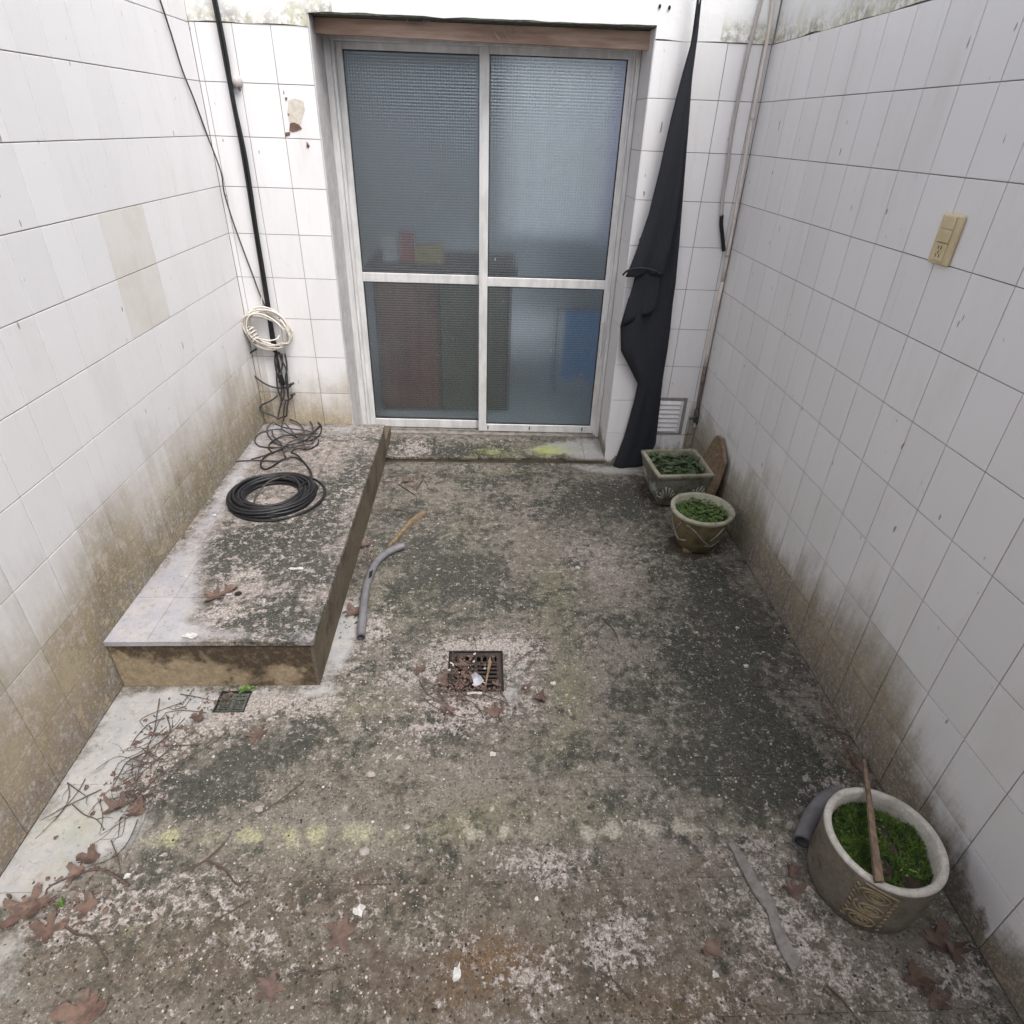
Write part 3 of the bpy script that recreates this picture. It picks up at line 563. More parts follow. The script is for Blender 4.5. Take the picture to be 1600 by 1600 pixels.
# ------------------------------------------------------------------ sliding door
dr = thing('sliding_door', 'aluminium sliding glass door with two panels of squared textured glass', 'door', (0, 3.47, .06))
D0 = .235
def WD(p): return (p[0], yb(p[0]) + D0 + p[1], p[2])
def bx(name, x0, x1, y0, y1, z0, z1, mat, parent, b=.002): return MB().box(x0, x1, y0, y1, z0, z1, b, WD).o(name, mat, parent)
fr = bx('outer_frame', -.7185, -.690, -.012, .075, .062, 1.99, M['alu'], dr)
m_ = MB(); m_.box(.684, .7035, -.012, .075, .062, 1.99, .002, WD); m_.box(-.6895, .6835, -.004, .075, 1.955, 1.99, .002, WD); m_.o('outer_frame', M['alu'], dr)
m_ = MB(); m_.box(-.6895, -.676, .008, .070, .064, 1.955, .002, WD); m_.box(.672, .6835, .002, .070, .064, 1.955, .002, WD); m_.o('side_track', M['alu'], dr)
m_ = MB(); m_.box(-.6895, .6835, -.020, .080, .058, .070, .002, WD); m_.box(-.675, .6715, .012, .018, .0702, .080, 0, WD); m_.box(-.675, .6715, .046, .052, .0702, .080, 0, WD); m_.o('bottom_track', M['alu_dark'], dr)
def panel(x0, x1, y0, zb, zt, lw, rw_, br, label):
    p = bx('panel_frame', x0, x0 + lw, y0, y0 + .026, zb, zt, M['alu'], dr)
    bx('stile', x1 - rw_, x1, y0, y0 + .026, zb, zt, M['alu'], p)
    bx('top_rail', x0 + lw + .0005, x1 - rw_ - .0005, y0 + .001, y0 + .025, zt - .028, zt, M['alu'], p)
    bx('bottom_rail', x0 + lw + .0005, x1 - rw_ - .0005, y0 + .001, y0 + .025, zb, zb + br, M['alu'], p)
    bx('middle_rail', x0 + lw + .0005, x1 - rw_ - .0005, y0 - .001, y0 + .027, .921, .968, M['alu'], p)
    a, b = x0 + lw, x1 - rw_
    for (z0, z1) in ((zb + br, .921), (.968, zt - .028)):
        g = MB()
        for q in ((a, a + .004, z0, z1), (b - .004, b, z0, z1), (a + .004, b - .004, z0, z0 + .004), (a + .004, b - .004, z1 - .004, z1)):
            g.box(q[0], q[1], y0 + .005, y0 + .022, q[2], q[3], 0, WD)
        g.o('gasket', M['gasket'], p)
        MB().box(a + .0015, b - .0015, y0 + .010, y0 + .015, z0 + .0015, z1 - .0015, 0, WD).o('pane', M['glass'], p)
    return p
panel(-.676, .012, .040, .078, 1.955, .030, .030, .052, '')
p_ = panel(-.0245, .673, .008, .078, 1.955, .046, .022, .045, '')
m_ = MB()
for x in (.03, .28, .60): m_.box(x, x + .006, .0055, .0085, .092, .112, 0, WD)
m_.o('drain_slot', M['pit'], p_)
MB().box(.655, .668, -.006, .008, .55, .75, .002, WD).o('pull_handle', M['alu'], p_)
# fly specks of paint on the panes
m_ = MB()
for i in range(46):
    x, z = rnd.uniform(-.62, .62), rnd.choice((rnd.uniform(.98, 1.9), rnd.uniform(.15, .9)))
    y0 = .048 if x < -.02 else .0165
    if -.03 < x < .03: continue
    s_ = rnd.uniform(.0012, .003); l_ = s_ * rnd.choice((1, 1, 1.5, 4))
    m_.add([WD((x + s_ * math.cos(a), y0, z + l_ * math.sin(a))) for a in [i * math.pi / 3 for i in range(6)]] + [WD((x, y0 - .0012, z))], [(i, (i + 1) % 6, 6) for i in range(6)])
tag(m_.o('paint_specks', M['white'], dr), kind='stuff')

# weathered board under the lintel
bd = thing('lintel_board', 'faded brown wooden board under the lintel above the glass door', 'board', (0, 3.33, 1.95))
def bend(p):
    t = (p[0] + .72) / 1.43; return WB((p[0], p[1] + .012 * t, p[2] - .012 * t * (1 if p[2] < 1.99 else 0)))
nseg = 12; V = []; Fc = []
for i in range(nseg + 1):
    x = -.7165 + i * (1.4215 / nseg)
    for (y, z) in ((.085, 1.962), (.085, OT - .006), (.115, OT - .006), (.115, 1.962)):
        V.append(bend((x, y + .003 * mnoise.noise((x * 4, z * 9, 1)), z + .004 * mnoise.noise((x * 6, 2, z)) * (z < 1.99))))
for i in range(nseg):
    for k in range(4): Fc.append((i * 4 + k, i * 4 + (k + 1) % 4, i * 4 + 4 + (k + 1) % 4, i * 4 + 4 + k))
Fc += [(0, 3, 2, 1), tuple(nseg * 4 + k for k in range(4))]
mesh('plank', V, Fc, M['wood'], bd)
M['paper'] = simple('torn grey tape', (0.42, 0.38, 0.38), (0.30, 0.26, 0.26), 40, 0.9, 0.2)
for pts in ([(0.0268,3.3033,2.0143),(0.0379,3.3031,1.989),(0.0628,3.3025,1.9638)],[(0.086,3.302,2.012),(0.0839,3.3021,1.9862),(0.1007,3.3017,1.9694)],[(0.113,3.3014,2.0086),(0.1302,3.3011,1.979),(0.1143,3.3014,1.9677)],[(-0.3133,3.3067,2.0028),(-0.2757,3.3058,2.0083),(-0.2404,3.3051,2.0221),(-0.1976,3.3042,2.0277)],[(-0.3308,3.307,2.0234),(-0.316,3.3067,2.0027)],[(-0.2623,3.3056,2.0087),(-0.2299,3.3049,2.0182)]):
    MB().tube(pts, .004, 4, 3, flat=.25).o('torn_strip', M['paper'], bd)

# ------------------------------------------------------------------ room behind the glass
room = MB()
X0, X1, Y0, Y1, ZT = -1.9, 2.1, 3.63, 6.6, 2.45
room.box(X0 - .1, X1 + .1, Y0, Y1 + .1, -.12, .03); room.box(X0 - .1, .35, Y0, Y1 + .1, ZT, ZT + .1); room.box(1.35, X1 + .1, Y0, Y1 + .1, ZT, ZT + .1); room.box(.35, 1.35, Y0, 4.2, ZT, ZT + .1); room.box(.35, 1.35, 5.2, Y1 + .1, ZT, ZT + .1)  # ceiling left open in one square, added to let daylight brighten the room
room.box(X0 - .1, X0, Y0, Y1 + .1, .03, ZT); room.box(X1, X1 + .1, Y0, Y1 + .1, .03, ZT)
room.box(X0, .15, Y1, Y1 + .1, .03, ZT); room.box(1.95, X1, Y1, Y1 + .1, .03, ZT); room.box(.15, 1.95, Y1, Y1 + .1, .03, .70); room.box(.15, 1.95, Y1, Y1 + .1, 2.3, ZT)
room.box(X0, XL - .02, Y0 - .03, Y0 + .02, .03, ZT); room.box(XR + .02, X1, Y0 - .03, Y0 + .02, .03, ZT); room.box(OL - .55, OR + .55, Y0 - .03, Y0 - .001, 2.03, ZT)
M['roomwall'] = simple('grey green room paint', (0.50, 0.56, 0.60), (0.46, 0.52, 0.56), 2, 0.8, 0)
tag(room.o('interior_room', M['roomwall']), kind='structure')
wv = thing('back_window', 'bright curtained window across the room seen blurred through the right pane', 'window', (1.05, 6.58, .75))
m_ = MB()
for q in ((.15, .20, .70, 2.3), (1.90, 1.95, .70, 2.3), (.20, 1.90, .70, .75), (.20, 1.90, 2.25, 2.3), (1.03, 1.07, .75, 2.25)): m_.box(q[0], q[1], 6.60, 6.65, q[2], q[3])
m_.o('window_frame', M['ventwhite'], wv)
kt = N('thin curtain'); tr = kt.n.new('ShaderNodeBsdfTranslucent'); tr.inputs[0].default_value = (0.88, 0.93, 0.97, 1); df_ = kt.n.new('ShaderNodeBsdfDiffuse'); df_.inputs[0].default_value = (0.6, 0.64, 0.68, 1)
mx = kt.n.new('ShaderNodeMixShader'); mx.inputs[0].default_value = .25; kt.t.links.new(tr.outputs[0], mx.inputs[1]); kt.t.links.new(df_.outputs[0], mx.inputs[2]); kt.t.links.new(mx.outputs[0], kt.out.inputs[0])
V = []; Fc = []
for i in range(61):
    x = .12 + 1.86 * i / 60; y = 6.53 + .025 * math.sin(i * 1.1) + .01 * math.sin(i * 2.7)
    V += [(x, y, .67), (x, y, 2.34)]
    if i: Fc.append((2 * i - 2, 2 * i, 2 * i + 1, 2 * i - 1))
mesh('curtain', V, Fc, kt.m, wv, True)
cab = thing('cabinet', 'dark cabinet with a red brown panel standing behind the left glass panel', 'cabinet', (-.3, 3.9, .03))
M['redwood'] = simple('red brown veneer', (0.26, 0.105, 0.07), (0.15, 0.065, 0.05), 6, 0.6, 0.1, stretch=(4, 1, 0.3))
M['greenpan'] = simple('olive painted panel', (0.145, 0.16, 0.115), (0.10, 0.115, 0.085), 5, 0.7, 0.1)
M['darkpan'] = simple('dark varnished wood', (0.05, 0.045, 0.04), (0.03, 0.028, 0.025), 8, 0.5, 0)
MB().box(-.66, .17, 3.86, 4.30, .03, .90, .004).o('carcass', M['darkpan'], cab)
MB().box(-.70, .20, 3.80, 4.34, .905, .94, .004).o('top', M['darkpan'], cab)
MB().box(-.64, -.28, 3.835, 3.858, .05, .885, .004).o('door', M['redwood'], cab)
MB().box(-.26, .14, 3.835, 3.858, .05, .84, .004).o('door', M['greenpan'], cab)
def carton(name, label, cat, x0, x1, y0, y1, z0, z1, c):
    mt = simple(name + ' paper', c, tuple(q * .8 for q in c), 12, .7, .1)
    o = MB().box(x0, x1, y0, y1, z0, z1, .004).o(name, mt); lid = MB().box(x0 + .01, x1 - .01, y0 + .01, y1 - .01, z1 + .0002, z1 + .004, .001).o('flap', mt, o); tag(o, label, cat)
carton('red_carton', 'small red carton on the cabinet behind the left pane', 'box', -.50, -.42, 3.95, 4.05, .9405, 1.10, (0.42, 0.06, 0.05))
carton('yellow_carton', 'low yellow carton on the cabinet behind the left pane', 'box', -.41, -.24, 3.92, 4.05, .9405, 1.03, (0.46, 0.33, 0.08))
carton('white_carton', 'white carton on the cabinet nearest the left frame', 'box', -.60, -.515, 3.95, 4.06, .9405, 1.08, (0.62, 0.64, 0.66))
bb = thing('blue_glow_sheet', 'added translucent blue sheet on a rack, giving the blue glow behind the lower right pane', 'plastic sheet', (.70, 4.25, .03))  # sheet and rack added so window light through it makes a blue glow
kb_ = N('translucent blue plastic'); tb_ = kb_.n.new('ShaderNodeBsdfTranslucent'); tb_.inputs[0].default_value = (0.14, 0.52, 1.0, 1); mb_ = kb_.n.new('ShaderNodeMixShader'); mb_.inputs[0].default_value = .8
kb_.fin((0.12, 0.45, 0.92), 0.4); kb_.t.links.new(kb_.b.outputs[0], mb_.inputs[1]); kb_.t.links.new(tb_.outputs[0], mb_.inputs[2]); kb_.t.links.new(mb_.outputs[0], kb_.out.inputs[0])
V = []; Fc = []
for i in range(17):
    for j in range(7):
        u, v = i / 16, j / 6; V.append((.56 + .26 * u, 4.25 + .018 * math.sin(u * 11) * v, .60 - (.50 + .03 * math.sin(u * 9)) * v))
        if i and j: q = i * 7 + j; Fc.append((q - 8, q - 1, q, q - 7))
mesh('sheet', V, Fc, kb_.m, bb, True)
MB().tube([(.50, 4.25, .603), (.88, 4.25, .603)], .007, 8, 1).o('rail', M['alu_dark'], bb)
for xx in (.51, .87): MB().tube([(xx, 4.16, .031), (xx, 4.25, .602), (xx, 4.34, .031)], .006, 6, 1).o('rack_leg', M['alu_dark'], bb)
sf = thing('pale_drape', 'pale lilac cloth hanging in the room behind the right glass edge', 'drape', (1.2, 5.6, .75))
V = []; Fc = []
for i in range(31):
    x = 1.00 + .50 * i / 30; y = 5.6 + .03 * math.sin(i * 1.3)
    V += [(x, y, .78), (x, y, 2.30)]
    if i: Fc.append((2 * i - 2, 2 * i, 2 * i + 1, 2 * i - 1))
kd = N('lilac fabric'); td = kd.n.new('ShaderNodeBsdfTranslucent'); td.inputs[0].default_value = (0.80, 0.78, 0.98, 1); dd_ = kd.n.new('ShaderNodeBsdfDiffuse'); dd_.inputs[0].default_value = (0.72, 0.70, 0.92, 1)
md = kd.n.new('ShaderNodeMixShader'); md.inputs[0].default_value = .35; kd.t.links.new(td.outputs[0], md.inputs[1]); kd.t.links.new(dd_.outputs[0], md.inputs[2]); kd.t.links.new(md.outputs[0], kd.out.inputs[0])
mesh('fabric', V, Fc, kd.m, sf, True)
MB().tube([(.92, 5.6, 2.31), (1.58, 5.6, 2.31)], .010, 8, 1).o('rod', M['alu_dark'], sf)
for xx in (.95, 1.55): MB().tube([(xx, 5.6, 2.31), (xx, 5.6, 2.452)], .006, 6, 1).o('hanger', M['alu_dark'], sf)

# ------------------------------------------------------------------ black cloth
cl = thing('black_cloth', 'long black cloth hanging in folds beside the glass door', 'cloth', (.85, 3.15, .02))
def lin_path(P, sub):
    P = [Vector(p) for p in P]; return [P[i].lerp(P[i + 1], k / sub) for i in range(len(P) - 1) for k in range(sub)] + [P[-1]]
def cloth_sheet(name, Lp, Rp, off, amp, ph, nu=14, th=.0025, sub=3):
    A = lin_path(Lp, sub); B = lin_path(Rp, sub); n = min(len(A), len(B)); V = []; Fc = []
    for lay in range(2):
        for i in range(n):
            a, b = A[i], B[i]; wd = (b - a).length; s = min(1, wd / .16)
            for j in range(nu + 1):
                u = j / nu; p = a.lerp(b, u)
                f = math.sin(u * 5.5 + ph + .5 * math.sin(i * .09)) * amp * s + .35 * amp * math.sin(u * 13 + i * .13 + ph) * s + .004 * mnoise.noise((p.x * 14, p.z * 9, ph))
                e = off + f - .012 * (abs(u - .5) * 2) ** 6
                V.append((p.x, p.y - e - (th if lay else 0), p.z))
    k = n * (nu + 1)
    for i in range(n - 1):
        for j in range(nu):
            q = i * (nu + 1) + j; f = (q, q + 1, q + nu + 2, q + nu + 1); Fc.append(f); Fc.append(tuple(k + t for t in reversed(f)))
    for i in range(n - 1):
        for j in (0, nu):
            q = i * (nu + 1) + j; Fc.append((q, q + nu + 1, k + q + nu + 1, k + q))
    for j in range(nu):
        for i in (0, n - 1):
            q = i * (nu + 1) + j; Fc.append((q, q + 1, k + q + 1, k + q))
    return mesh(name, V, Fc, M['cloth'], cl, True)
cloth_sheet('main_drop',
  [(0.831,3.2139,2.2294),(0.8479,3.2136,2.1114),(0.8496,3.2135,1.9867),(0.8432,3.2137,1.8552),(0.836,3.2138,1.6685),(0.8264,3.214,1.4414),(0.8056,3.2145,1.2221),(0.772,3.2152,1.0634),(0.7207,3.2163,0.9426),(0.6986,3.2168,0.8045),(0.7174,3.2164,0.6782),(0.83,3.214,0.4986),(0.8232,3.2141,0.392),(0.7961,3.2147,0.1834),(0.7479,3.2157,-0.0351)],
  [(0.8386,3.2138,2.2297),(0.8557,3.2134,2.1116),(0.8683,3.2131,1.9873),(0.8761,3.213,1.8562),(0.8929,3.2126,1.6703),(0.9125,3.2122,1.444),(0.934,3.2117,1.1972),(0.9483,3.2114,1.0199),(0.9509,3.2113,0.9269),(0.9606,3.2111,0.7885),(0.9647,3.211,0.6812),(0.9647,3.211,0.5308),(0.9719,3.2109,0.3956),(0.9847,3.2106,0.1478),(0.9418,3.2115,-0.0435)], .046, .014, .4, 18)
cloth_sheet('front_fold',
  [(0.8531,3.2135,2.1116),(0.845,3.2136,1.9823),(0.8248,3.2141,1.8658),(0.8017,3.2146,1.7035),(0.7827,3.215,1.5127),(0.7595,3.2155,1.3268),(0.725,3.2162,1.1769),(0.704,3.2167,1.0973),(0.688,3.217,1.0491)],
  [(0.8557,3.2134,2.1116),(0.8664,3.2132,1.983),(0.8686,3.2131,1.8672),(0.8752,3.213,1.7057),(0.8852,3.2128,1.5158),(0.8928,3.2126,1.3307),(0.8866,3.2127,1.1815),(0.8742,3.213,1.1021),(0.8713,3.2131,1.0602)], .074, .012, 1.0, 12)
MB().tube([(0.6708,3.1334,1.0588),(0.6863,3.1291,1.0776),(0.7168,3.1204,1.0916),(0.7558,3.1176,1.0959),(0.797,3.1187,1.0909),(0.8311,3.1239,1.0791),(0.8505,3.1315,1.0664)], .005, 6, 4).o('hem', M['cloth'], cl, True)
cloth_sheet('lower_flap',
  [(0.7379,3.2159,1.0804),(0.7292,3.2161,1.0016),(0.7125,3.2165,0.9046),(0.7019,3.2167,0.8046)],
  [(0.8526,3.2135,1.0777),(0.8587,3.2133,1.0174),(0.8613,3.2133,0.937),(0.8582,3.2133,0.8927)], .066, .008, 2.0, 8)
MB().tube([(0.7377,3.186,-0.0237),(0.7667,3.1653,-0.0461),(0.8008,3.1546,-0.0652),(0.8616,3.1633,-0.0566),(0.9328,3.1767,-0.0335)], .006, 6, 4).o('foot', M['cloth'], cl, True)

# ------------------------------------------------------------------ pipes and cables on the house wall, right side
cp = thing('corner_pipe', 'thin beige pipe running down the right corner to the dark tap', 'pipe', (1.17, 3.18, .3))
MB().tube([(1.1525,3.195,2.2381),(1.1721,3.1946,2.0382),(1.1742,3.1945,1.8538),(1.1764,3.1945,1.667),(1.1818,3.1944,1.4659),(1.1858,3.1943,1.229),(1.1875,3.1942,1.0289)], .0085, 10, 2).o('upper_pipe', M['beigepipe'], cp, True)
MB().tube([(1.1875,3.1942,1.0289),(1.1841,3.1943,0.8075),(1.1853,3.1943,0.5972)], .0085, 10, 2).o('lower_pipe', M['beigepipe'], cp, True)
MB().tube([(1.1853,3.1943,0.5972),(1.1873,3.1942,0.4611),(1.1908,3.1942,0.3494)], .0105, 10, 2).o('stained_end', M['rustpipe'], cp, True)
for q in [(1.1751,3.1905,1.7149),(1.183,3.1903,1.1488)]:
    MB().lathe([(.0088, -.005), (.011, -.004), (.011, .004), (.0088, .005)], q, 14).o('clip', M['conduit'], cp)
tp = thing('garden_tap', 'small dark tap at the foot of the corner pipe', 'tap', (1.15, 3.17, .27))
tb = [(1.1843,3.1863,0.3525),(1.1893,3.1862,0.307),(1.1921,3.1841,0.2693)]
MB().tube(tb, lambda t: .011 + .004 * math.sin(t * 3.1), 10, 4).o('body', M['darkiron'], tp, True)
MB().tube([(1.1857,3.1863,0.3069),(1.1665,3.1617,0.3133),(1.1423,3.1522,0.3132)], .008, 8, 2).o('handle', M['darkiron'], tp, True)
MB().tube([(1.1871,3.1842,0.277),(1.1834,3.1763,0.2649),(1.1848,3.1723,0.2512)], .007, 8, 3).o('spout', M['conduit'], tp, True)
hc = thing('hanging_cable', 'grey flat cable hanging down the wall right of the cloth with a black taped end', 'cable', (1.08, 3.19, 1.3))
MB().tube([(1.1264,3.1936,2.2369),(1.117,3.1938,2.1184),(1.1041,3.194,1.9723),(1.0982,3.1942,1.7944),(1.0984,3.1942,1.6403),(1.1077,3.194,1.5027),(1.1093,3.1939,1.4112),(1.1214,3.1937,1.3251)], .0125, 8, 4, flat=.45).o('sheath', M['conduit'], hc, True)
MB().tube([(1.1208,3.1937,1.3279),(1.1259,3.1936,1.2894),(1.1437,3.1932,1.2337),(1.1632,3.1928,1.1712)], .0095, 8, 3).o('taped_end', M['blackcable'], hc, True)
vt = thing('vent_grille', 'white louvred vent grille set low in the wall right of the black cloth', 'vent', (1.03, 3.2, .19))
vx0, vx1, vz0, vz1 = .925, 1.128, .193, .412
m_ = MB()
for q in ((vx0, vx1, vz1 - .018, vz1), (vx0, vx1, vz0, vz0 + .010), (vx1 - .018, vx1, vz0 + .0102, vz1 - .0182), (vx0, vx0 + .018, vz0 + .0102, vz1 - .0182)): m_.box(q[0], q[1], -.005, .004, q[2], q[3], .001, WB)
m_.o('cement_surround', M['ventcement'], vt)
m_ = MB(); m_.box(vx0 + .0185, vx1 - .0185, -.004, .002, vz0 + .0105, vz1 - .0185, 0, WB); m_.o('back_plate', M['ventwhite'], vt)
for i in range(7):
    z = vz0 + .020 + i * .0265
    V = [WB(p) for p in ((vx0 + .030, -.0045, z + .022), (vx1 - .034, -.0045, z + .022), (vx1 - .034, -.0125, z + .003), (vx0 + .030, -.0125, z + .003), (vx0 + .030, -.0045, z), (vx1 - .034, -.0045, z))]
    mesh('slat', V, [(3, 2, 1, 0), (4, 5, 2, 3), (0, 4, 3), (1, 2, 5)], M['ventwhite'], vt)
# knob high on the left
kb = thing('junction_cover', 'small white plastic cover on the wall beside the black cable', 'cover', (-1.0469,3.2545,1.7796))
q = (-1.0469,3.2545,1.7796)
V = []; Fc = []
for i in range(12):
    a = 2 * math.pi * i / 12
    for (r, d) in ((.020, .0), (.020, .012), (.015, .026), (.0, .028)): V.append((q[0] + r * math.cos(a), q[1] - d, q[2] + 1.25 * r * math.sin(a)))
for i in range(12):
    for j in range(3): Fc.append((i * 4 + j, ((i + 1) % 12) * 4 + j, ((i + 1) % 12) * 4 + j + 1, i * 4 + j + 1))
mesh('dome', V, Fc, M['conduit'], kb, True)
MB().tube([(q[0] + .004, q[1] - .02, q[2] - .014), (q[0] + .006, q[1] - .012, q[2] - .034)], .005, 6, 1).o('stub', M['rustpipe'], kb)

# ------------------------------------------------------------------ cables on the left
bc = thing('black_cable', 'thick black cable bundle running down the back wall in the left corner', 'cable', (-1.08, 3.22, .3))
path = [(322,-60),(335,0),(350,80),(365,160),(382,250),(398,350),(410,430),(418,482),(425,530),(433,575),(436,600)]
for k, (p_, r_) in enumerate((([(-1.0906,3.2434,2.1629),(-1.0839,3.2433,2.0461),(-1.0806,3.2432,1.8807),(-1.077,3.2431,1.7033),(-1.0724,3.243,1.4878),(-1.0754,3.2431,1.2256),(-1.0805,3.2432,0.9963),(-1.0834,3.2433,0.8369),(-1.0879,3.2434,0.6983),(-1.0856,3.2433,0.6149)],.0085),([(-1.0829,3.2353,2.1618),(-1.0761,3.2351,2.0453),(-1.07,3.235,1.8804),(-1.0716,3.235,1.7033),(-1.0612,3.2348,1.4884),(-1.0667,3.2349,1.2268),(-1.0685,3.235,0.9982),(-1.0711,3.235,0.8392),(-1.0782,3.2352,0.6844),(-1.0739,3.2351,0.532),(-1.0838,3.2353,0.4509)],.0065),([(-1.0921,3.2335,2.1611),(-1.0856,3.2333,2.0447),(-1.0825,3.2333,1.8798),(-1.0791,3.2332,1.703),(-1.0747,3.2331,1.4881),(-1.078,3.2332,1.2267),(-1.0802,3.2332,0.9983),(-1.0736,3.2331,0.8396),(-1.071,3.233,0.6852),(-1.0747,3.2331,0.5843)],.0055))):
    MB().tube(p_, r_, 8, 4).o('strand', M['blackcable'], bc, True)
MB().tube([(-1.0712,3.225,0.5112),(-1.0668,3.2249,0.4762),(-1.0618,3.2248,0.4444)], .012, 8, 2).o('plug', M['blackcable'], bc, True)
tc = thing('thin_cable', 'single thin dark cable slanting from the left wall down to the cable bundle', 'cable', (-1.15, 3.1, .8))
MB().tube([(-1.201,2.9424,2.1245),(-1.201,2.9625,2.0759),(-1.201,3.0003,2.0093),(-1.201,3.04,1.9094),(-1.201,3.0763,1.8012),(-1.201,3.1357,1.7075)]+[(-1.2021,3.2079,1.5775),(-1.1807,3.2274,1.4402),(-1.1874,3.2375,1.3571),(-1.1762,3.2423,1.2504),(-1.1543,3.2448,1.1254),(-1.1271,3.2442,0.995),(-1.1128,3.2439,0.9199),(-1.0926,3.2395,0.8502)], .0034, 6, 4).o('sheath', M['dustycable'], tc, True)
wt = thing('white_tail', 'thin white cable hanging down to the white coil', 'cable', (-1.1, 3.2, .8))
MB().tube([(-1.0717,3.245,1.1838),(-1.0831,3.2433,1.0843),(-1.0952,3.2435,0.966),(-1.1019,3.2417,0.8899),(-1.1139,3.2259,0.8311)], .003, 6, 4).o('sheath', M['whitecable'], wt, True)
wc = thing('white_cable_coil', 'coil of white cable hung on the wall over the black cable', 'cable coil', (-1.09, 3.16, .62))
cx, cy, cz = (-1.0926,3.2055,0.7383); pts = []
for i in range(8 * 16 + 4):
    a = i * 2 * math.pi / 16; lp = i // 16
    rx = .108 + .012 * math.sin(lp * 2.3 + 1) + .004 * math.sin(a * 3 + lp); rz = .088 + .020 * math.sin(lp * 1.7) + .004 * math.cos(a * 2 + lp)
    u, v = rx * math.cos(a), rz * math.sin(a); t = -.45
    U, Vv = u * math.cos(t) - v * math.sin(t), u * math.sin(t) + v * math.cos(t)
    pts.append((cx + U + .004 * math.sin(lp * 5), cy + .030 - .007 * lp + .004 * math.sin(a * 2 + lp * 1.3), cz + Vv + .006 * math.sin(lp * 3)))
MB().tube(pts, .0042, 6, 2).o('loops', M['whitecable'], wc, True)
pts = []
wx, wy, wz = (-1.1625,3.207,0.7235)
for i in range(4 * 10):
    a = i * 2 * math.pi / 10; pts.append((wx + .018 * math.cos(a) + .0006 * i - .012, wy - .026 * math.sin(a), wz + .016 - .0016 * i + .014 * math.sin(a + 1)))
MB().tube([(wx - .045, wy, wz + .03)] + pts, .0042, 6, 2).o('wrap', M['whitecable'], wc, True)
MB().tube([(-1.1529,3.1868,0.7068),(-1.119,3.1761,0.7008),(-1.0816,3.1752,0.6953),(-1.0453,3.1845,0.6998),(-1.0325,3.1942,0.7168)], .0042, 6, 4).o('inner_tail', M['whitecable'], wc, True)

tn = thing('cable_tangle', 'tangle of thin dark cables trailing from the wall onto the platform', 'cable tangle', (-1.0, 3.1, .21))
CW = ['wall']
for p_ in ([(-1.1715,3.2372,0.632),(-1.2134,3.2381,0.6056),(-1.2319,3.2385,0.5625),(-1.2237,3.2383,0.5065),(-1.1897,3.2376,0.4633),(-1.1443,3.2366,0.4333),(-1.0955,3.2355,0.421),(-1.0436,3.2344,0.4268),(-1.0195,3.2339,0.4453)],
           [(-1.0604,3.2268,0.6205),(-1.0708,3.227,0.5949),(-1.08,3.2272,0.5519),(-1.0946,3.2275,0.4642),(-1.0957,3.2276,0.406),(-1.081,3.2272,0.3656),(-1.0527,3.2266,0.3548),(-1.0281,3.2261,0.376),(-1.021,3.2259,0.3943)],
           [(-1.0543,3.2207,0.6226),(-1.0516,3.2206,0.5888),(-1.035,3.2202,0.5378),(-1.0342,3.2202,0.4899),(-1.039,3.2203,0.4322),(-1.0475,3.2205,0.3642),(-1.0612,3.2208,0.3178),(-1.0737,3.2211,0.2662)],
           [(-1.0996,3.2156,0.388),(-1.1341,3.2164,0.3599),(-1.1904,3.2176,0.331),(-1.2066,3.2179,0.3121),(-1.197,3.2177,0.2938),(-1.1491,3.2167,0.2716),(-1.1175,3.216,0.2535)],
           [(-1.0769,3.2251,0.6165),(-1.0869,3.2254,0.5695),(-1.0872,3.2254,0.5177),(-1.0798,3.2252,0.4741),(-1.0743,3.2251,0.4298),(-1.0874,3.2254,0.3753),(-1.0906,3.2254,0.3294)],[(-1.0459,3.2285,0.6118),(-1.0515,3.2286,0.5519),(-1.0669,3.2289,0.5081),(-1.0643,3.2289,0.4464),(-1.0702,3.229,0.3833),(-1.0948,3.2295,0.3369)],[(-1.0307,3.2321,0.611),(-1.0292,3.2321,0.5684),(-1.0339,3.2322,0.525),(-1.0472,3.2325,0.4809),(-1.0486,3.2325,0.4185),(-1.0515,3.2326,0.3731)],
           [(-1.0876,3.2254,0.3479),(-1.1089,3.2258,0.2964),(-1.1261,3.2262,0.2443)],[(-1.062,3.2148,0.357),(-1.0795,3.2152,0.3013),(-1.0915,3.2155,0.24)]):
    MB().tube(p_, .0048, 6, 5).o('loop', M['dustycable'], tn, True)
for q_ in [(-1.0185,3.2239,0.449),(-1.021,3.2239,0.3906)]:
    MB().tube([(q_[0] - .012, q_[1], q_[2] - .006), (q_[0] + .012, q_[1], q_[2] + .006)], .007, 7, 1).o('connector', M['dustycable'], tn, True)
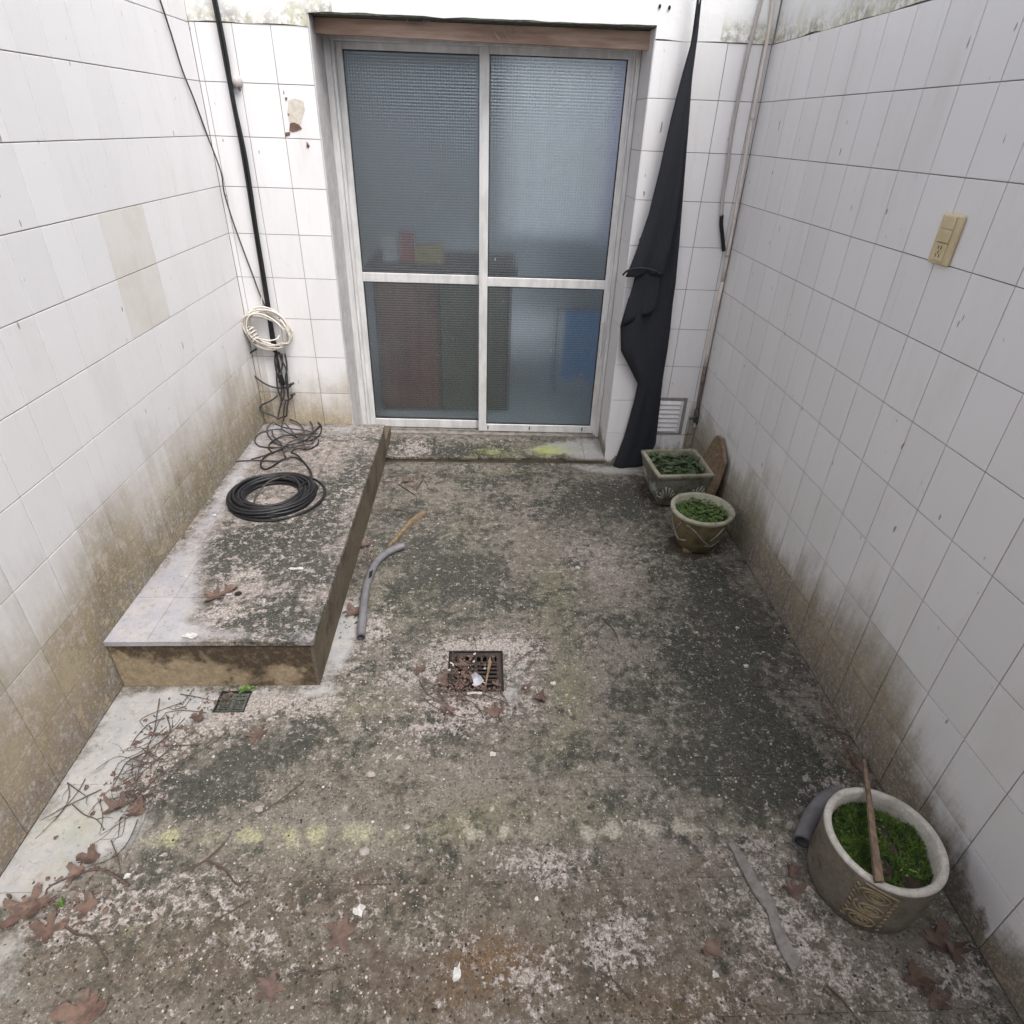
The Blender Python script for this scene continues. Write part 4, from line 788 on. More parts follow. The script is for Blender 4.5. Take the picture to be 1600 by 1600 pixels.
for i_, p_ in enumerate(([(-1.1216,3.2132,0.25),(-1.0863,3.2587,0.25),(-1.0361,3.2906,0.23),(-0.9758,3.3104,0.22),(-0.9135,3.25,0.218),(-0.8785,3.1692,0.216),(-0.875,3.0762,0.216),(-0.9045,3.0072,0.22),(-0.9446,3.0052,0.225),(-0.9904,3.0425,0.23),(-1.0289,3.0601,0.226),(-1.0748,3.0418,0.22),(-1.0996,2.9812,0.216),(-1.0895,2.9175,0.215),(-1.0527,2.8726,0.215)],
           [(-1.0199,3.3099,0.222),(-0.964,3.2612,0.222),(-0.9266,3.1755,0.222),(-0.9182,3.1026,0.222),(-0.9611,3.0708,0.222),(-1.0037,3.0898,0.222)],
           [(-1.0797,3.1265,0.23),(-1.1418,3.1319,0.222),(-1.1917,3.0973,0.216),(-1.191,3.0196,0.215),(-1.1525,2.9533,0.215),(-1.1021,2.9338,0.216),(-1.0242,2.9193,0.224),(-0.9962,2.9684,0.228),(-0.9641,3.0038,0.23),(-0.9344,3.0342,0.23)],
           [(-1.1288,3.1183,0.226),(-1.1004,3.048,0.226),(-1.0529,2.9807,0.226),(-1.0148,2.9154,0.226),(-0.9889,2.834,0.226),(-0.9555,2.7821,0.226)],
           [(-1.0754,3.1909,0.232),(-1.0238,3.1082,0.232),(-0.9808,3.0385,0.232),(-0.9312,2.9714,0.232),(-0.8969,2.8968,0.232)],
           [(-0.894,3.2024,0.22),(-0.9067,3.1088,0.224),(-0.9124,2.9967,0.234),(-0.9494,2.9475,0.234),(-0.997,2.9262,0.23),(-1.0232,2.8874,0.226),(-1.0646,2.8491,0.222),(-1.0845,2.7948,0.218),(-1.0734,2.7307,0.216),(-1.0436,2.694,0.216),(-1.0173,2.7216,0.217),(-0.9875,2.7825,0.221),(-0.9406,2.8121,0.222),(-0.8856,2.7781,0.22),(-0.8349,2.6949,0.22),(-0.7946,2.5797,0.235),(-0.7943,2.5105,0.25),(-0.8042,2.4702,0.262)],
           [(-0.8661,3.0364,0.216),(-0.8572,2.9782,0.216),(-0.8835,2.9166,0.218),(-0.941,2.9069,0.222),(-0.9634,2.8697,0.222),(-0.9241,2.8387,0.22),(-0.862,2.7444,0.22),(-0.8137,2.6551,0.224),(-0.7793,2.5326,0.24)],
           [(-1.2259,2.7654,0.216),(-1.1814,2.7812,0.215),(-1.106,2.7872,0.215),(-1.0024,2.7673,0.222)],
           [(-1.1408,2.7994,0.215),(-1.0972,2.8356,0.215),(-1.0552,2.8816,0.215),(-1.0176,2.9193,0.215)],
           [(-1.1419,3.2029,0.24),(-1.1661,3.1573,0.222),(-1.133,3.0687,0.216),(-1.0642,2.9738,0.22),(-0.9829,2.9162,0.226),(-0.9285,2.9417,0.228),(-0.8842,2.9745,0.222),(-0.8911,3.057,0.22)],
           [(-1.0688,3.2498,0.235),(-1.014,3.2174,0.226),(-0.9594,3.119,0.228),(-0.9369,2.996,0.234),(-0.9607,2.9283,0.234),(-0.996,2.8739,0.224)],
           [(-1.1244,3.1711,0.24),(-1.0541,3.1295,0.236),(-0.9928,3.1195,0.232),(-0.933,3.1139,0.226),(-0.8835,3.0977,0.22)],
           [(-1.0975,3.2268,0.235),(-1.0824,3.1376,0.232),(-1.0186,3.0588,0.236),(-0.9607,3.0605,0.236),(-0.912,3.0448,0.23),(-0.8838,3.063,0.222)])):
    MB().tube(p_, .0042 if i_ == 5 else .0037, 6, 5).o('loop', M['blackcable'] if i_ in (5, 6, 0) else M['dustycable'], tn, True)
cc = thing('black_cable_coil', 'round coil of black cable lying flat on the platform', 'cable coil', (-0.9553,2.4504,0.21))
ccx, ccy = -.930, 2.432; pts = []; rs = [.190, .178, .165, .152, .140, .127, .115, .184, .171, .158, .146, .133, .120, .178, .164, .150, .137, .124, .186, .170, .156, .142, .130, .118, .180, .160]
for i in range(len(rs) * 18):
    a = i * 2 * math.pi / 18 + .4; lp = i // 18; t = (i % 18) / 18
    r = rs[lp] * (1 - t) + rs[min(lp + 1, len(rs) - 1)] * t + .004 * math.sin(a * 2 + lp * 2.1)
    z = .2185 + (.0085 * (lp // 7)) + (.003 if lp % 2 else 0) + .003 * math.sin(a * 3 + lp)
    pts.append((ccx + r * math.cos(a) * 1.0 + .004 * math.sin(lp * 2), ccy + r * math.sin(a) * .99 + .004 * math.cos(lp * 3), z))
MB().tube(pts, .0068, 7, 2).o('loops', M['blackcable'], cc, True)
pts = []
for i in range(2 * 20):
    a = i * 2 * math.pi / 20 - .9; r = .205 + .008 * math.sin(a + i * .06)
    pts.append((ccx + .012 + r * math.cos(a), ccy + .004 + r * .98 * math.sin(a), .2165 + .002 * (i // 20)))
MB().tube(pts, .0042, 6, 2).o('loose_loop', M['blackcable'], cc, True)
MB().tube([(-0.8895,2.5735,0.25),(-0.9233,2.5406,0.255),(-0.9625,2.5022,0.255),(-0.9866,2.4552,0.24),(-1.0049,2.4219,0.218),(-0.9884,2.3502,0.216)], .0035, 6, 4).o('loose_end', M['dustycable'], cc, True)

# ------------------------------------------------------------------ socket on the right wall
sk = thing('wall_socket', 'yellowed cream socket plate on the right wall tiles', 'socket', (1.201,1.6918,1.437))
def RWm(p): return (XR - p[1], p[0], p[2])
so_y0, so_y1, so_z0, so_z1 = 1.655, 1.735, 1.377, 1.497
MB().box(so_y0, so_y1, .0004, .013, so_z0, so_z1, .004, RWm).o('plate', M['cream'], sk)
MB().box(1.672, 1.720, .0132, .0165, 1.462, 1.492, .0015, RWm).o('blank_module', M['cream'], sk)
MB().box(1.672, 1.720, .0132, .0165, 1.430, 1.4605, .0015, RWm).o('switch', M['cream'], sk)
so2 = MB().box(1.672, 1.720, .0132, .0160, 1.385, 1.4285, .0015, RWm).o('outlet', M['cream'], sk)
m_ = MB()
for (a, b, zc) in ((1.689, 1.692, 1.418), (1.700, 1.703, 1.418), (1.688, 1.6905, 1.399), (1.7015, 1.704, 1.399), (1.695, 1.698, 1.407)): m_.box(a, b, .0161, .0166, zc - .004, zc + .004, 0, RWm)
m_.o('slots', M['slot'], so2)
m_ = MB(); m_.box(1.674, 1.718, .0134, .0140, 1.4287, 1.4298, 0, RWm); m_.o('gap', M['slot'], sk)

# ------------------------------------------------------------------ planters
def blades(mb, c, r, n, zf, lo, hi, wd, lean=.5, sq=False, seed=1):
    g = random.Random(seed)
    for i in range(n):
        if sq: x, y = g.uniform(-r, r), g.uniform(-r, r)
        else:
            a, q = g.uniform(0, 6.283), r * math.sqrt(g.random()); x, y = q * math.cos(a), q * math.sin(a)
        z = zf(x, y); h = g.uniform(lo, hi); an = g.uniform(0, 6.283); w_ = wd * g.uniform(.6, 1.3)
        dx, dy = math.cos(an), math.sin(an); ln = lean * h * g.uniform(.2, 1.4); la = g.uniform(0, 6.283)
        tx, ty = ln * math.cos(la), ln * math.sin(la)
        b = Vector((c[0] + x, c[1] + y, c[2] + z)); m = b + Vector((tx * .45, ty * .45, h * .6)); t = b + Vector((tx, ty, h * g.uniform(.75, 1)))
        s = Vector((dx, dy, 0)) * w_
        mb.add([b - s * .4, b + s * .4, m + s, m - s, t], [(0, 1, 2, 3), (3, 2, 4)])
def leaves(mb, c, spots, seed=1, up=.3):
    """oval leaves, six faces each"""
    g = random.Random(seed)
    for (x, y, z, l_, w_) in spots:
        an = g.uniform(0, 6.283); d = Vector((math.cos(an), math.sin(an), g.uniform(-.1, up))).normalized(); s = d.cross(Vector((0, 0, 1))).normalized(); n = s.cross(d)
        b = Vector((c[0] + x, c[1] + y, c[2] + z))
        V = [b, b + d * l_ * .3 + s * w_ * .42, b + d * l_ * .65 + s * w_ * .5, b + d * l_ - n * l_ * .12, b + d * l_ * .65 - s * w_ * .5, b + d * l_ * .3 - s * w_ * .42, b + d * l_ * .33 - n * w_ * .15, b + d * l_ * .66 - n * w_ * .18]
        mb.add(V, [(0, 1, 6), (1, 2, 7, 6), (2, 3, 7), (3, 4, 7), (4, 5, 6, 7), (5, 0, 6)])
def dome(c, r, zf, mat, name, parent, n=26, sq=False):
    V = []; Fc = []
    if sq:
        for i in range(n + 1):
            for j in range(n + 1):
                x, y = r * (2 * i / n - 1), r * (2 * j / n - 1); V.append((c[0] + x, c[1] + y, c[2] + zf(x, y)))
        Fc = [(i * (n + 1) + j, (i + 1) * (n + 1) + j, (i + 1) * (n + 1) + j + 1, i * (n + 1) + j + 1) for i in range(n) for j in range(n)]
    else:
        for i in range(n + 1):
            for j in range(36):
                q, a = r * i / n, j * math.pi / 18; x, y = q * math.cos(a), q * math.sin(a); V.append((c[0] + x, c[1] + y, c[2] + zf(x, y)))
        Fc = [(i * 36 + j, (i + 1) * 36 + j, (i + 1) * 36 + (j + 1) % 36, i * 36 + (j + 1) % 36) for i in range(n) for j in range(36)]
    return mesh(name, V, Fc, mat, parent, True)
# large round planter, right foreground
LC = (.992, .842, 0.0); LH = .198; LR = .139
bp_ = thing('round_planter', 'large round concrete planter full of green moss in the right foreground', 'planter', LC)
MB().lathe([(0, .004), (.126, .004), (.131, .010), (.134, .05), (.136, .11), (.1375, LH - .014), (.1385, LH - .006), (.1375, LH - .004)], LC, 64, .012, 3).o('body', M['potbig'], bp_, True)
MB().lathe([(.1378, LH - .006), (.1375, LH - .001), (.134, LH + .002), (.124, LH + .002), (.1195, LH - .002), (.118, LH - .03), (.116, LH - .07)], LC, 64, .012, 3).o('rim', M['rimbig'], bp_, True)
zf = lambda x, y: LH - .040 + .020 * mnoise.noise((x * 14, y * 14, 2)) + .008 * mnoise.noise((x * 40, y * 40, 5)) - .25 * max(0, (x * x + y * y) ** .5 - .085) - .016 * math.exp(-((x + .02) ** 2 + (y + .055) ** 2) / .0012)
dome(LC, .119, zf, M['soil'], 'soil', bp_)
mb = MB(); blades(mb, LC, .114, 11000, lambda x, y: zf(x, y) - .002 - (.05 if (mnoise.noise((x * 16, y * 16, 9)) < -.55 or (x + .02) ** 2 + (y + .055) ** 2 < .0006 or x + y > .15) else 0), .006, .015, .0016, .7, seed=4)
tag(mb.o('moss', M['moss'], bp_), kind='stuff')
mb = MB(); g_ = random.Random(5); leaves(mb, LC, [(g_.uniform(-.08, .08), g_.uniform(-.08, .08), LH - .040, .008, .006) for _ in range(60)], 6, .8); tag(mb.o('seedlings', M['sprout'], bp_), kind='stuff')
def on_cyl(a, z): 
    r = .1335 + (.005 * z / LH) + .0015; return (LC[0] + r * math.cos(a), LC[1] + r * math.sin(a), z)
A0 = math.radians(-122)
for (da, zc, tw) in ((.0, .153, 1), (0.02, .101, -1), (-.02, .049, 1)):
    pts = []
    for i in range(58):
        t = i / 57; th = tw * t * 2.6 * 6.283; r = .004 + .024 * t; pts.append(on_cyl(A0 + da + r * math.cos(th) / .134 * 1.3, zc + r * .85 * math.sin(th)))
    MB().tube(pts, .0026, 6, 1).o('scroll', M['reliefbig'], bp_, True)
for k in range(9):
    t = k / 8
    for sgn in (-1, 1):
        a = A0 + sgn * .26; z = .030 + .135 * t
        MB().tube([on_cyl(a, z), on_cyl(a + sgn * .06, z + .007)], .0024, 5, 1).o('scallop', M['reliefbig'], bp_, True)
MB().tube([on_cyl(A0 - .22, .186), on_cyl(A0 + .05, .183), on_cyl(A0 + .32, .172)], .0026, 6, 4).o('scroll', M['reliefbig'], bp_, True)
sk_ = thing('wooden_stick', 'split brown wooden stick laid across the large mossy planter', 'stick', (.98, .9, .2))
V = []; Fc = []; SP = [Vector(p) for p in [(1.0469,1.052,0.2085),(1.0012,0.9438,0.2085),(0.9539,0.8348,0.2075),(0.911,0.7308,0.2066)]]
S = smooth_path(SP, 5); n = len(S)
for i, p in enumerate(S):
    t = i / (n - 1); w_ = .0045 + .0075 * t; h_ = .0045 + .003 * t
    for (u, z) in ((-w_, 0), (w_, 0), (w_ * .9, h_), (w_ * .15, h_ * 1.5), (-w_ * .35, h_ * 1.1), (-w_ * .9, h_ * 1.3)): V.append((p.x + u + .0012 * mnoise.noise((t * 12, u * 99, 1)), p.y, p.z + z))
for i in range(n - 1):
    for k in range(6): Fc.append((i * 6 + k, i * 6 + (k + 1) % 6, i * 6 + 6 + (k + 1) % 6, i * 6 + 6 + k))
Fc += [tuple(range(6)), tuple((n - 1) * 6 + k for k in range(6))]
mesh('shaft', V, Fc, M['stick'], sk_)
MB().tube([(1.0534,1.0558,0.206),(1.0264,0.9964,0.2125),(0.9956,0.931,0.2145)], lambda t: .0022 + .001 * t, 5, 3).o('splinter', M['stickpale'], sk_)
# small round pot
SC = (1.003, 2.383, 0.0); SH = .206
sp_ = thing('small_planter', 'small tapered concrete pot with leaf relief and bright green sprouts', 'planter', SC)
V = []; Fc = []; prof = [(0, .012), (.080, .012), (.089, .016), (.104, .07), (.120, .12), (.131, SH - .035), (.137, SH - .014)]
MB().lathe(prof, SC, 48, .02, 8).o('body', M['potbrown'], sp_, True)
MB().lathe([(.137, SH - .020), (.143, SH - .014), (.1445, SH - .004), (.140, SH), (.128, SH), (.1235, SH - .004), (.119, SH - .05)], SC, 64, .025, 9).o('rim', M['rim'], sp_, True)
for k in range(4):
    a = math.pi / 4 + k * math.pi / 2; x, y = SC[0] + .074 * math.cos(a), SC[1] + .074 * math.sin(a)
    MB().box(x - .021, x + .021, y - .021, y + .021, .0005, .022, .006).o('foot', M['potbrown'], sp_)
zf2 = lambda x, y: SH - .042 + .010 * mnoise.noise((x * 20, y * 20, 1))
dome(SC, .121, zf2, M['soil'], 'soil', sp_, 14)
g_ = random.Random(11); mb = MB()
sp__ = []
for i in range(420):
    a, q = g_.uniform(0, 6.283), .112 * math.sqrt(g_.random()); x, y = q * math.cos(a), q * math.sin(a); sp__.append((x, y, zf2(x, y) + g_.uniform(.002, .024), g_.uniform(.010, .022), g_.uniform(.008, .015)))
leaves(mb, SC, sp__, 12, .5); tag(mb.o('sprouts', M['sprout'], sp_), kind='stuff')
def on_pot(a, z):
    for (r0, z0), (r1, z1) in zip(prof[2:], prof[3:]):
        if z0 <= z <= z1: r = r0 + (r1 - r0) * (z - z0) / (z1 - z0) + .0015; break
    else: r = .08
    return (SC[0] + r * math.cos(a), SC[1] + r * math.sin(a), z)
for k in range(4):
    a = math.radians(-100) + k * math.pi / 2 - math.pi / 2
    MB().tube([on_pot(a - .62, .172), on_pot(a - .3, .15), on_pot(a - .02, .11), on_pot(a + .25, .08), on_pot(a + .52, .058)], .0028, 6, 4).o('vein', M['relief'], sp_, True)
    MB().tube([on_pot(a + .72, .17), on_pot(a + .55, .13), on_pot(a + .36, .10)], .0028, 6, 4).o('vein', M['relief'], sp_, True)
    MB().tube([on_pot(a + .2, .066), on_pot(a + .55, .058), on_pot(a + .95, .078)], .0028, 6, 4).o('vein', M['relief'], sp_, True)
tag(dome((.985, 2.372, .0), .125, lambda x, y: .0035 + .004 * mnoise.noise((x * 25, y * 25, 4)) - .006 * ((x * x + y * y) ** .5 / .125) ** 3, M['soil'], 'dark_foot_ring', None, 8), 'dark ring spread under the small round pot', 'soil')  # thin dark ring with an uneven top around the foot of the pot
# square planter
QC = Vector((1.003, 2.826, 0)); QA = .075; QH = .212; QW = .150
qp = thing('square_planter', 'square grey green concrete planter with shell relief and dull leaves', 'planter', QC)
def QM(u, v, z, s=None):
    s = s if s is not None else .66 + .34 * min(1, z / QH) ** .9
    x, y = u * s, v * s; return (QC.x + x * math.cos(QA) - y * math.sin(QA), QC.y + x * math.sin(QA) + y * math.cos(QA), z)
def ring(mb, lv):
    V = []; Fc = []; per = []
    nside = 8
    for (hw, z) in lv:
        row = []
        for sd in range(4):
            for i in range(nside):
                t = -1 + 2 * i / nside; u, v = ((t, -1), (1, t), (-t, 1), (-1, -t))[sd]
                x, y = u * hw, v * hw; f = 1 + .008 * mnoise.noise((u * 3 + sd, v * 3, z * 30))
                if abs(t) == 1: f *= .985
                row.append((QC.x + f * (x * math.cos(QA) - y * math.sin(QA)), QC.y + f * (x * math.sin(QA) + y * math.cos(QA)), z))
        V += row
    m = nside * 4
    for a in range(len(lv) - 1):
        for i in range(m): Fc.append((a * m + i, a * m + (i + 1) % m, (a + 1) * m + (i + 1) % m, (a + 1) * m + i))
    mb.add(V, Fc); return mb
ring(MB(), [(.09, .014), (.100, .014), (.118, .07), (.134, .13), (.145, QH - .030), (.150, QH - .018), (.150, QH - .008)]).o('body', M['potgrey'], qp)
ring(MB(), [(.151, QH - .010), (.151, QH - .002), (.148, QH), (.133, QH), (.130, QH - .003), (.124, QH - .06)]).o('rim', M['rim'], qp)
MB().box(QC.x - .092, QC.x + .092, QC.y - .092, QC.y + .092, .0006, .016, .004).o('plinth', M['rust'], qp)
zq = lambda x, y: QH - .030 + .006 * mnoise.noise((x * 20, y * 20, 7))
dome((QC.x, QC.y, 0), .118, zq, M['soil'], 'soil', qp, 12, True)
g_ = random.Random(21); mb = MB(); leaves(mb, QC, [(g_.uniform(-.115, .115), g_.uniform(-.115, .115), QH - .026 + g_.uniform(0, .022), g_.uniform(.03, .062), g_.uniform(.014, .026)) for _ in range(90)], 22, .45)
tag(mb.o('foliage', M['dullleaf'], qp), kind='stuff')
mb = MB(); blades(mb, QC, .115, 1500, lambda x, y: zq(x, y), .006, .016, .002, .7, True, 23); tag(mb.o('moss', M['dullleaf'], qp), kind='stuff')
def on_sq(face, t, z):
    hw = .100 + (.147 - .100) * (z - .014) / (QH - .032 - .014) + .003; u, v = ((t, -1), (-1, -t))[face]
    x, y = u * hw, v * hw; return (QC.x + x * math.cos(QA) - y * math.sin(QA), QC.y + x * math.sin(QA) + y * math.cos(QA), z)
for face in (0, 1):
    for sgn in (-1, 1):
        for k in range(7):
            an = math.radians(25 + k * 19); bx_ = sgn * .62; L0, L1 = .12, .46 - .03 * abs(k - 3)
            p0 = on_sq(face, bx_ + sgn * L0 * math.cos(an), .050 + .06 * L0 * math.sin(an)); p1 = on_sq(face, max(-.98, min(.98, bx_ + sgn * L1 * math.cos(an))), .050 + .20 * L1 * math.sin(an))
            MB().tube([p0, p1], lambda t: .0025 + .0022 * t, 6, 1).o('shell_rib', M['relief'], qp, True)
    for r in (.05, .11, .17, .23):
        MB().tube([on_sq(face, r * math.cos(a), .070 + .12 * r * math.sin(a)) for a in [i * math.pi / 10 for i in range(21)]], .0022, 5, 1).o('ring_relief', M['relief'], qp, True)
# leaning board
lb = thing('leaning_board', 'pointed brown wooden board leaning on the right wall behind the planters', 'board', (1.17, 2.75, 0))
out = [(2.90, .0), (2.66, .0), (2.63, .17), (2.645, .305), (2.765, .372), (2.83, .36), (2.89, .19)]
V = []; 
for d in (0.0, .016):
    for (y, z) in out: V.append((1.192 - .055 * (1 - z / .372) - d, y, z + .0008))
n = len(out)
mesh('plank', V, [tuple(reversed(range(n))), tuple(range(n, 2 * n))] + [(i, (i + 1) % n, n + (i + 1) % n, n + i) for i in range(n)], M['stickpale'], lb)
for (y, z) in ((2.735, .30), (2.70, .20), (2.72, .12)):
    patch('paint_spot', [(1.192 - .055 * (1 - z / .372) - .0162, y + .006 * math.cos(a), z + .006 * math.sin(a)) for a in [-i * math.pi / 4 for i in range(8)]], M['stone'], lb, (-1, 0, 0))
# ------------------------------------------------------------------ pipes on the floor
gp = thing('grey_pipe', 'bent grey plastic pipe lying on the floor beside the platform', 'pipe', (-0.458,2.0528,0.0))
def hollow(name, pts, r, mat, parent, cut=1.0):
    mb = MB(); mb.tube(pts, r, 12, 4, cap=False); mb2 = MB(); mb2.tube(pts, r * .82, 12, 4, cap=False)
    k = len(mb.v); n = len(mb.v) // 12
    mb.v += mb2.v; mb.f += [tuple(k + i for i in reversed(f)) for f in mb2.f]
    for e in (0, n - 1):
        for i in range(12): mb.f.append((e * 12 + i, e * 12 + (i + 1) % 12, k + e * 12 + (i + 1) % 12, k + e * 12 + i))
    return mb.o(name, mat, parent, True)
hollow('tube', [(-0.4469,1.7437,0.018),(-0.4573,1.8355,0.018),(-0.4685,1.9493,0.018),(-0.4746,2.0514,0.018),(-0.4709,2.1473,0.018),(-0.4552,2.2258,0.018),(-0.4239,2.2837,0.018),(-0.3885,2.3186,0.018),(-0.3506,2.339,0.018)], .0165, M['greypipe'], gp)
patch('split', [(-0.4736,2.1218,0.034),(-0.4597,2.1371,0.036),(-0.4584,2.0929,0.036),(-0.4698,2.0793,0.033)], M['pit'], gp, (0, -.3, .9))
bs = thing('broken_stick', 'broken piece of brown wood beyond the bent grey pipe', 'stick', (-0.3492,2.5431,0.0))
V = []; Fc = []; S = smooth_path([Vector(p) for p in [(-0.4266,2.3405,0.006),(-0.3909,2.4314,0.008),(-0.344,2.5578,0.009),(-0.2835,2.6486,0.008)]], 4); n = len(S)
for i, p in enumerate(S):
    t = i / (n - 1); w_ = .004 + .016 * t ** .7 * (1 if t < .9 else .7)
    for (u, z) in ((-w_, -.006), (w_, -.006), (w_ * .8, .006 + .004 * t), (0, .012 + .004 * mnoise.noise((t * 9, 1, 1))), (-w_ * .8, .005)): V.append((p.x + u * .75, p.y - u * .65, max(.001, p.z + z)))
for i in range(n - 1):
    for k in range(5): Fc.append((i * 5 + k, i * 5 + (k + 1) % 5, i * 5 + 5 + (k + 1) % 5, i * 5 + 5 + k))
Fc += [tuple(range(5)), tuple((n - 1) * 5 + k for k in range(5))]
mesh('shaft', V, Fc, M['stickpale'], bs)
hp = thing('pipe_offcut', 'short grey plastic pipe piece tucked beside the large mossy planter', 'pipe', (0.9382,0.9951,0.0))
hollow('tube', [(0.873,0.9342,0.024),(0.9101,0.9809,0.024),(0.951,1.022,0.024),(0.9975,1.0568,0.024),(1.0451,1.0763,0.024)], .0235, M['greypipe'], hp)
fs = thing('grey_strip', 'flat grey strip of dusty plastic lying left of the large mossy planter', 'strip', (0.73,0.795,0.0))
S = smooth_path([Vector(p) for p in [(0.685,0.9483,0.0),(0.6988,0.8923,0.0),(0.71,0.8298,0.0),(0.729,0.7799,0.0),(0.7262,0.7287,0.0),(0.7312,0.6801,0.0),(0.7422,0.6481,0.0)]], 4); V = []; Fc = []; n = len(S)
for i, p in enumerate(S):
    w_ = .0135 * (1 + .35 * mnoise.noise((i * .35, 2, 1))) * (.7 if i < 3 else 1) + .004 * (i / n); z = .003 + .004 * abs(math.sin(i * .22))
    for (u, zz) in ((-w_, 0), (w_, 0), (w_ * .9, .004), (-w_ * .9, .004)): V.append((p.x + u, p.y + u * .45, z + zz))
for i in range(n - 1):
    for k in range(4): Fc.append((i * 4 + k, i * 4 + (k + 1) % 4, i * 4 + 4 + (k + 1) % 4, i * 4 + 4 + k))
Fc += [(0, 3, 2, 1), tuple((n - 1) * 4 + k for k in range(4))]
M['strip'] = simple('dusty grey strip', (0.20, 0.185, 0.175), (0.13, 0.12, 0.11), 40, .8, .3)
mesh('band', V, Fc, M['strip'], fs)
# ------------------------------------------------------------------ drains
def drain(name, label, R, mat, rows):
    x0, x1, y0, y1 = R; d = thing(name, label, 'drain', ((x0 + x1) / 2, (y0 + y1) / 2, -.1))
    m = MB(); t = .006
    for q in ((x0, x0 + t, y0, y1), (x1 - t, x1, y0, y1), (x0 + t, x1 - t, y0, y0 + t), (x0 + t, x1 - t, y1 - t, y1)): m.box(q[0], q[1], q[2], q[3], -.10, -.002)
    m.box(x0, x1, y0, y1, -.11, -.1001); m.o('pit', M['pit'], d)
    w_ = x1 - x0; fw = w_ * .09; zt = -.006
    m = MB()
    for q in ((x0 + t, x0 + t + fw, y0 + t, y1 - t), (x1 - t - fw, x1 - t, y0 + t, y1 - t), (x0 + t + fw, x1 - t - fw, y0 + t, y0 + t + fw), (x0 + t + fw, x1 - t - fw, y1 - t - fw, y1 - t)): m.box(q[0], q[1], q[2], q[3], zt - .008, zt, .001)
    m.o('grate_frame', mat, d)
    a, b, c_, e = x0 + t + fw, x1 - t - fw, y0 + t + fw, y1 - t - fw
    yk = e - (e - c_) * .2
    n = rows
    for i in range(n):
        y = c_ + (yk - c_) * (i + 1) / (n + .6); MB().box(a, b, y - w_ * .02, y + w_ * .02, zt - .007, zt - .0005, .001).o('bar', mat, d)
    MB().box((a + b) / 2 - .006, (a + b) / 2 + .006, c_, yk, zt - .0065, zt + .0002, .001).o('bar', mat, d)
    MB().box(a, b, yk - .004, yk + .005, zt - .007, zt - .0002, .001).o('bar', mat, d)
    for i in range(7):
        x = a + (b - a) * (i + .5) / 7; MB().box(x - w_ * .02, x + w_ * .02, yk + .005, e, zt - .007, zt - .0006, .001).o('bar', mat, d)
    return d
drain('floor_drain', 'square rusty iron drain grate in the middle of the floor, littered with debris', DR, M['rust'], 6)
drain('corner_drain', 'small dark drain grate in front of the platform with a sprig of moss', SDR, M['darkiron'], 5)
mb = MB(); g_ = random.Random(31); leaves(mb, (-0.792,1.5058,0.004), [(g_.uniform(-.016, .016), g_.uniform(-.008, .008), g_.uniform(0, .010), g_.uniform(.007, .016), g_.uniform(.006, .011)) for _ in range(36)], 32, .6)
tag(mb.o('moss_tuft', M['sprout']), 'tiny bright green plant growing at the edge of the small drain', 'plant')

# ------------------------------------------------------------------ dead leaves
def leaf_mesh(seed, lobes=5, deep=.55, curl=.25):
    g = random.Random(seed); n = lobes * 8; V = [(0, 0, .004)]; Fc = []
    rad = []
    for i in range(n):
        a = 2 * math.pi * i / n; t = (i % 8) / 8
        r = (1 - deep) + deep * abs(math.cos(math.pi * t)) ** 1.6
        r *= .75 + .3 * math.cos(a) ** 2 * .6 + g.uniform(-.10, .10)
        if g.random() < .16: r *= .55
        rad.append(r)
    ph = g.uniform(0, 6); 
    for ring_ in (.5, 1.0):
        for i in range(n):
            a = 2 * math.pi * i / n; r = rad[i] * ring_ * (.5 if ring_ == 1 else .55) if ring_ == 1 else (.55 * .5 * (rad[i] * .5 + .4))
            x, y = r * math.cos(a), r * math.sin(a)
            z = curl * (r * r) * 2.6 * (1 + .8 * math.sin(2 * a + ph)) + .03 * mnoise.noise((x * 5, y * 5, seed)) + .035
            V.append((x, y, max(.004, z)))
    for i in range(n):
        j = (i + 1) % n; Fc.append((0, 1 + i, 1 + j)); Fc.append((1 + i, 1 + n + i, 1 + n + j, 1 + j))
    me = bpy.data.meshes.new('dead_leaf'); me.from_pydata(V, [], Fc); me.materials.append(M['leaf'])
    return me
LM = [leaf_mesh(1, 5, .62), leaf_mesh(2, 5, .5, .4), leaf_mesh(3, 4, .35, .35), leaf_mesh(4, 3, .3, .5), leaf_mesh(5, 6, .65, .2)]
def leaf(p, size, k, rz, label, group=None, flat=1.0, sx_=1.0):
    size *= .76
    o = inst('dead_leaf', LM[k], (p[0], p[1], p[2] + .0015), None, (rnd.uniform(-.06, .06), rnd.uniform(-.06, .06), rz), (size * sx_, size, size * flat))
    return tag(o, label, 'leaf', group or 'dead leaves')
leaf((-0.9342,1.7482,0.21),.15,0,.5,'reddish brown dead leaf with long lobes on the platform beside the dark hole')
leaf((-0.8932,1.7839,0.21),.09,3,2.2,'small dead leaf scrap touching the big leaf on the platform')
leaf((-0.6989,1.3229,-0.0),.12,4,1.2,'star shaped dead leaf lying flat in front of the small drain')
leaf((-1.009,1.0839,0.0),.11,1,.2,'curled brown leaf under the twigs near the left wall',None,1.4)
leaf((-0.9545,1.0676,0.0),.09,2,1.4,'second curled brown leaf lying right against the first under the twigs',None,1.3)
leaf((-1.0123,0.9409,0.0),.10,3,.8,'brown leaf with a straight torn edge near the left wall skirting')
leaf((-1.0251,0.8989,0.0),.08,2,2.5,'darker leaf scrap below the torn leaf near the left wall')
leaf((-1.093,0.8212,0.0),.17,1,.4,'large pinkish brown dead leaf in the lower left corner',None,.6)
leaf((-1.0229,0.7701,0.0),.13,0,2.8,'ragged dead leaf overlapping the large pinkish leaf in the lower left',None,.6)
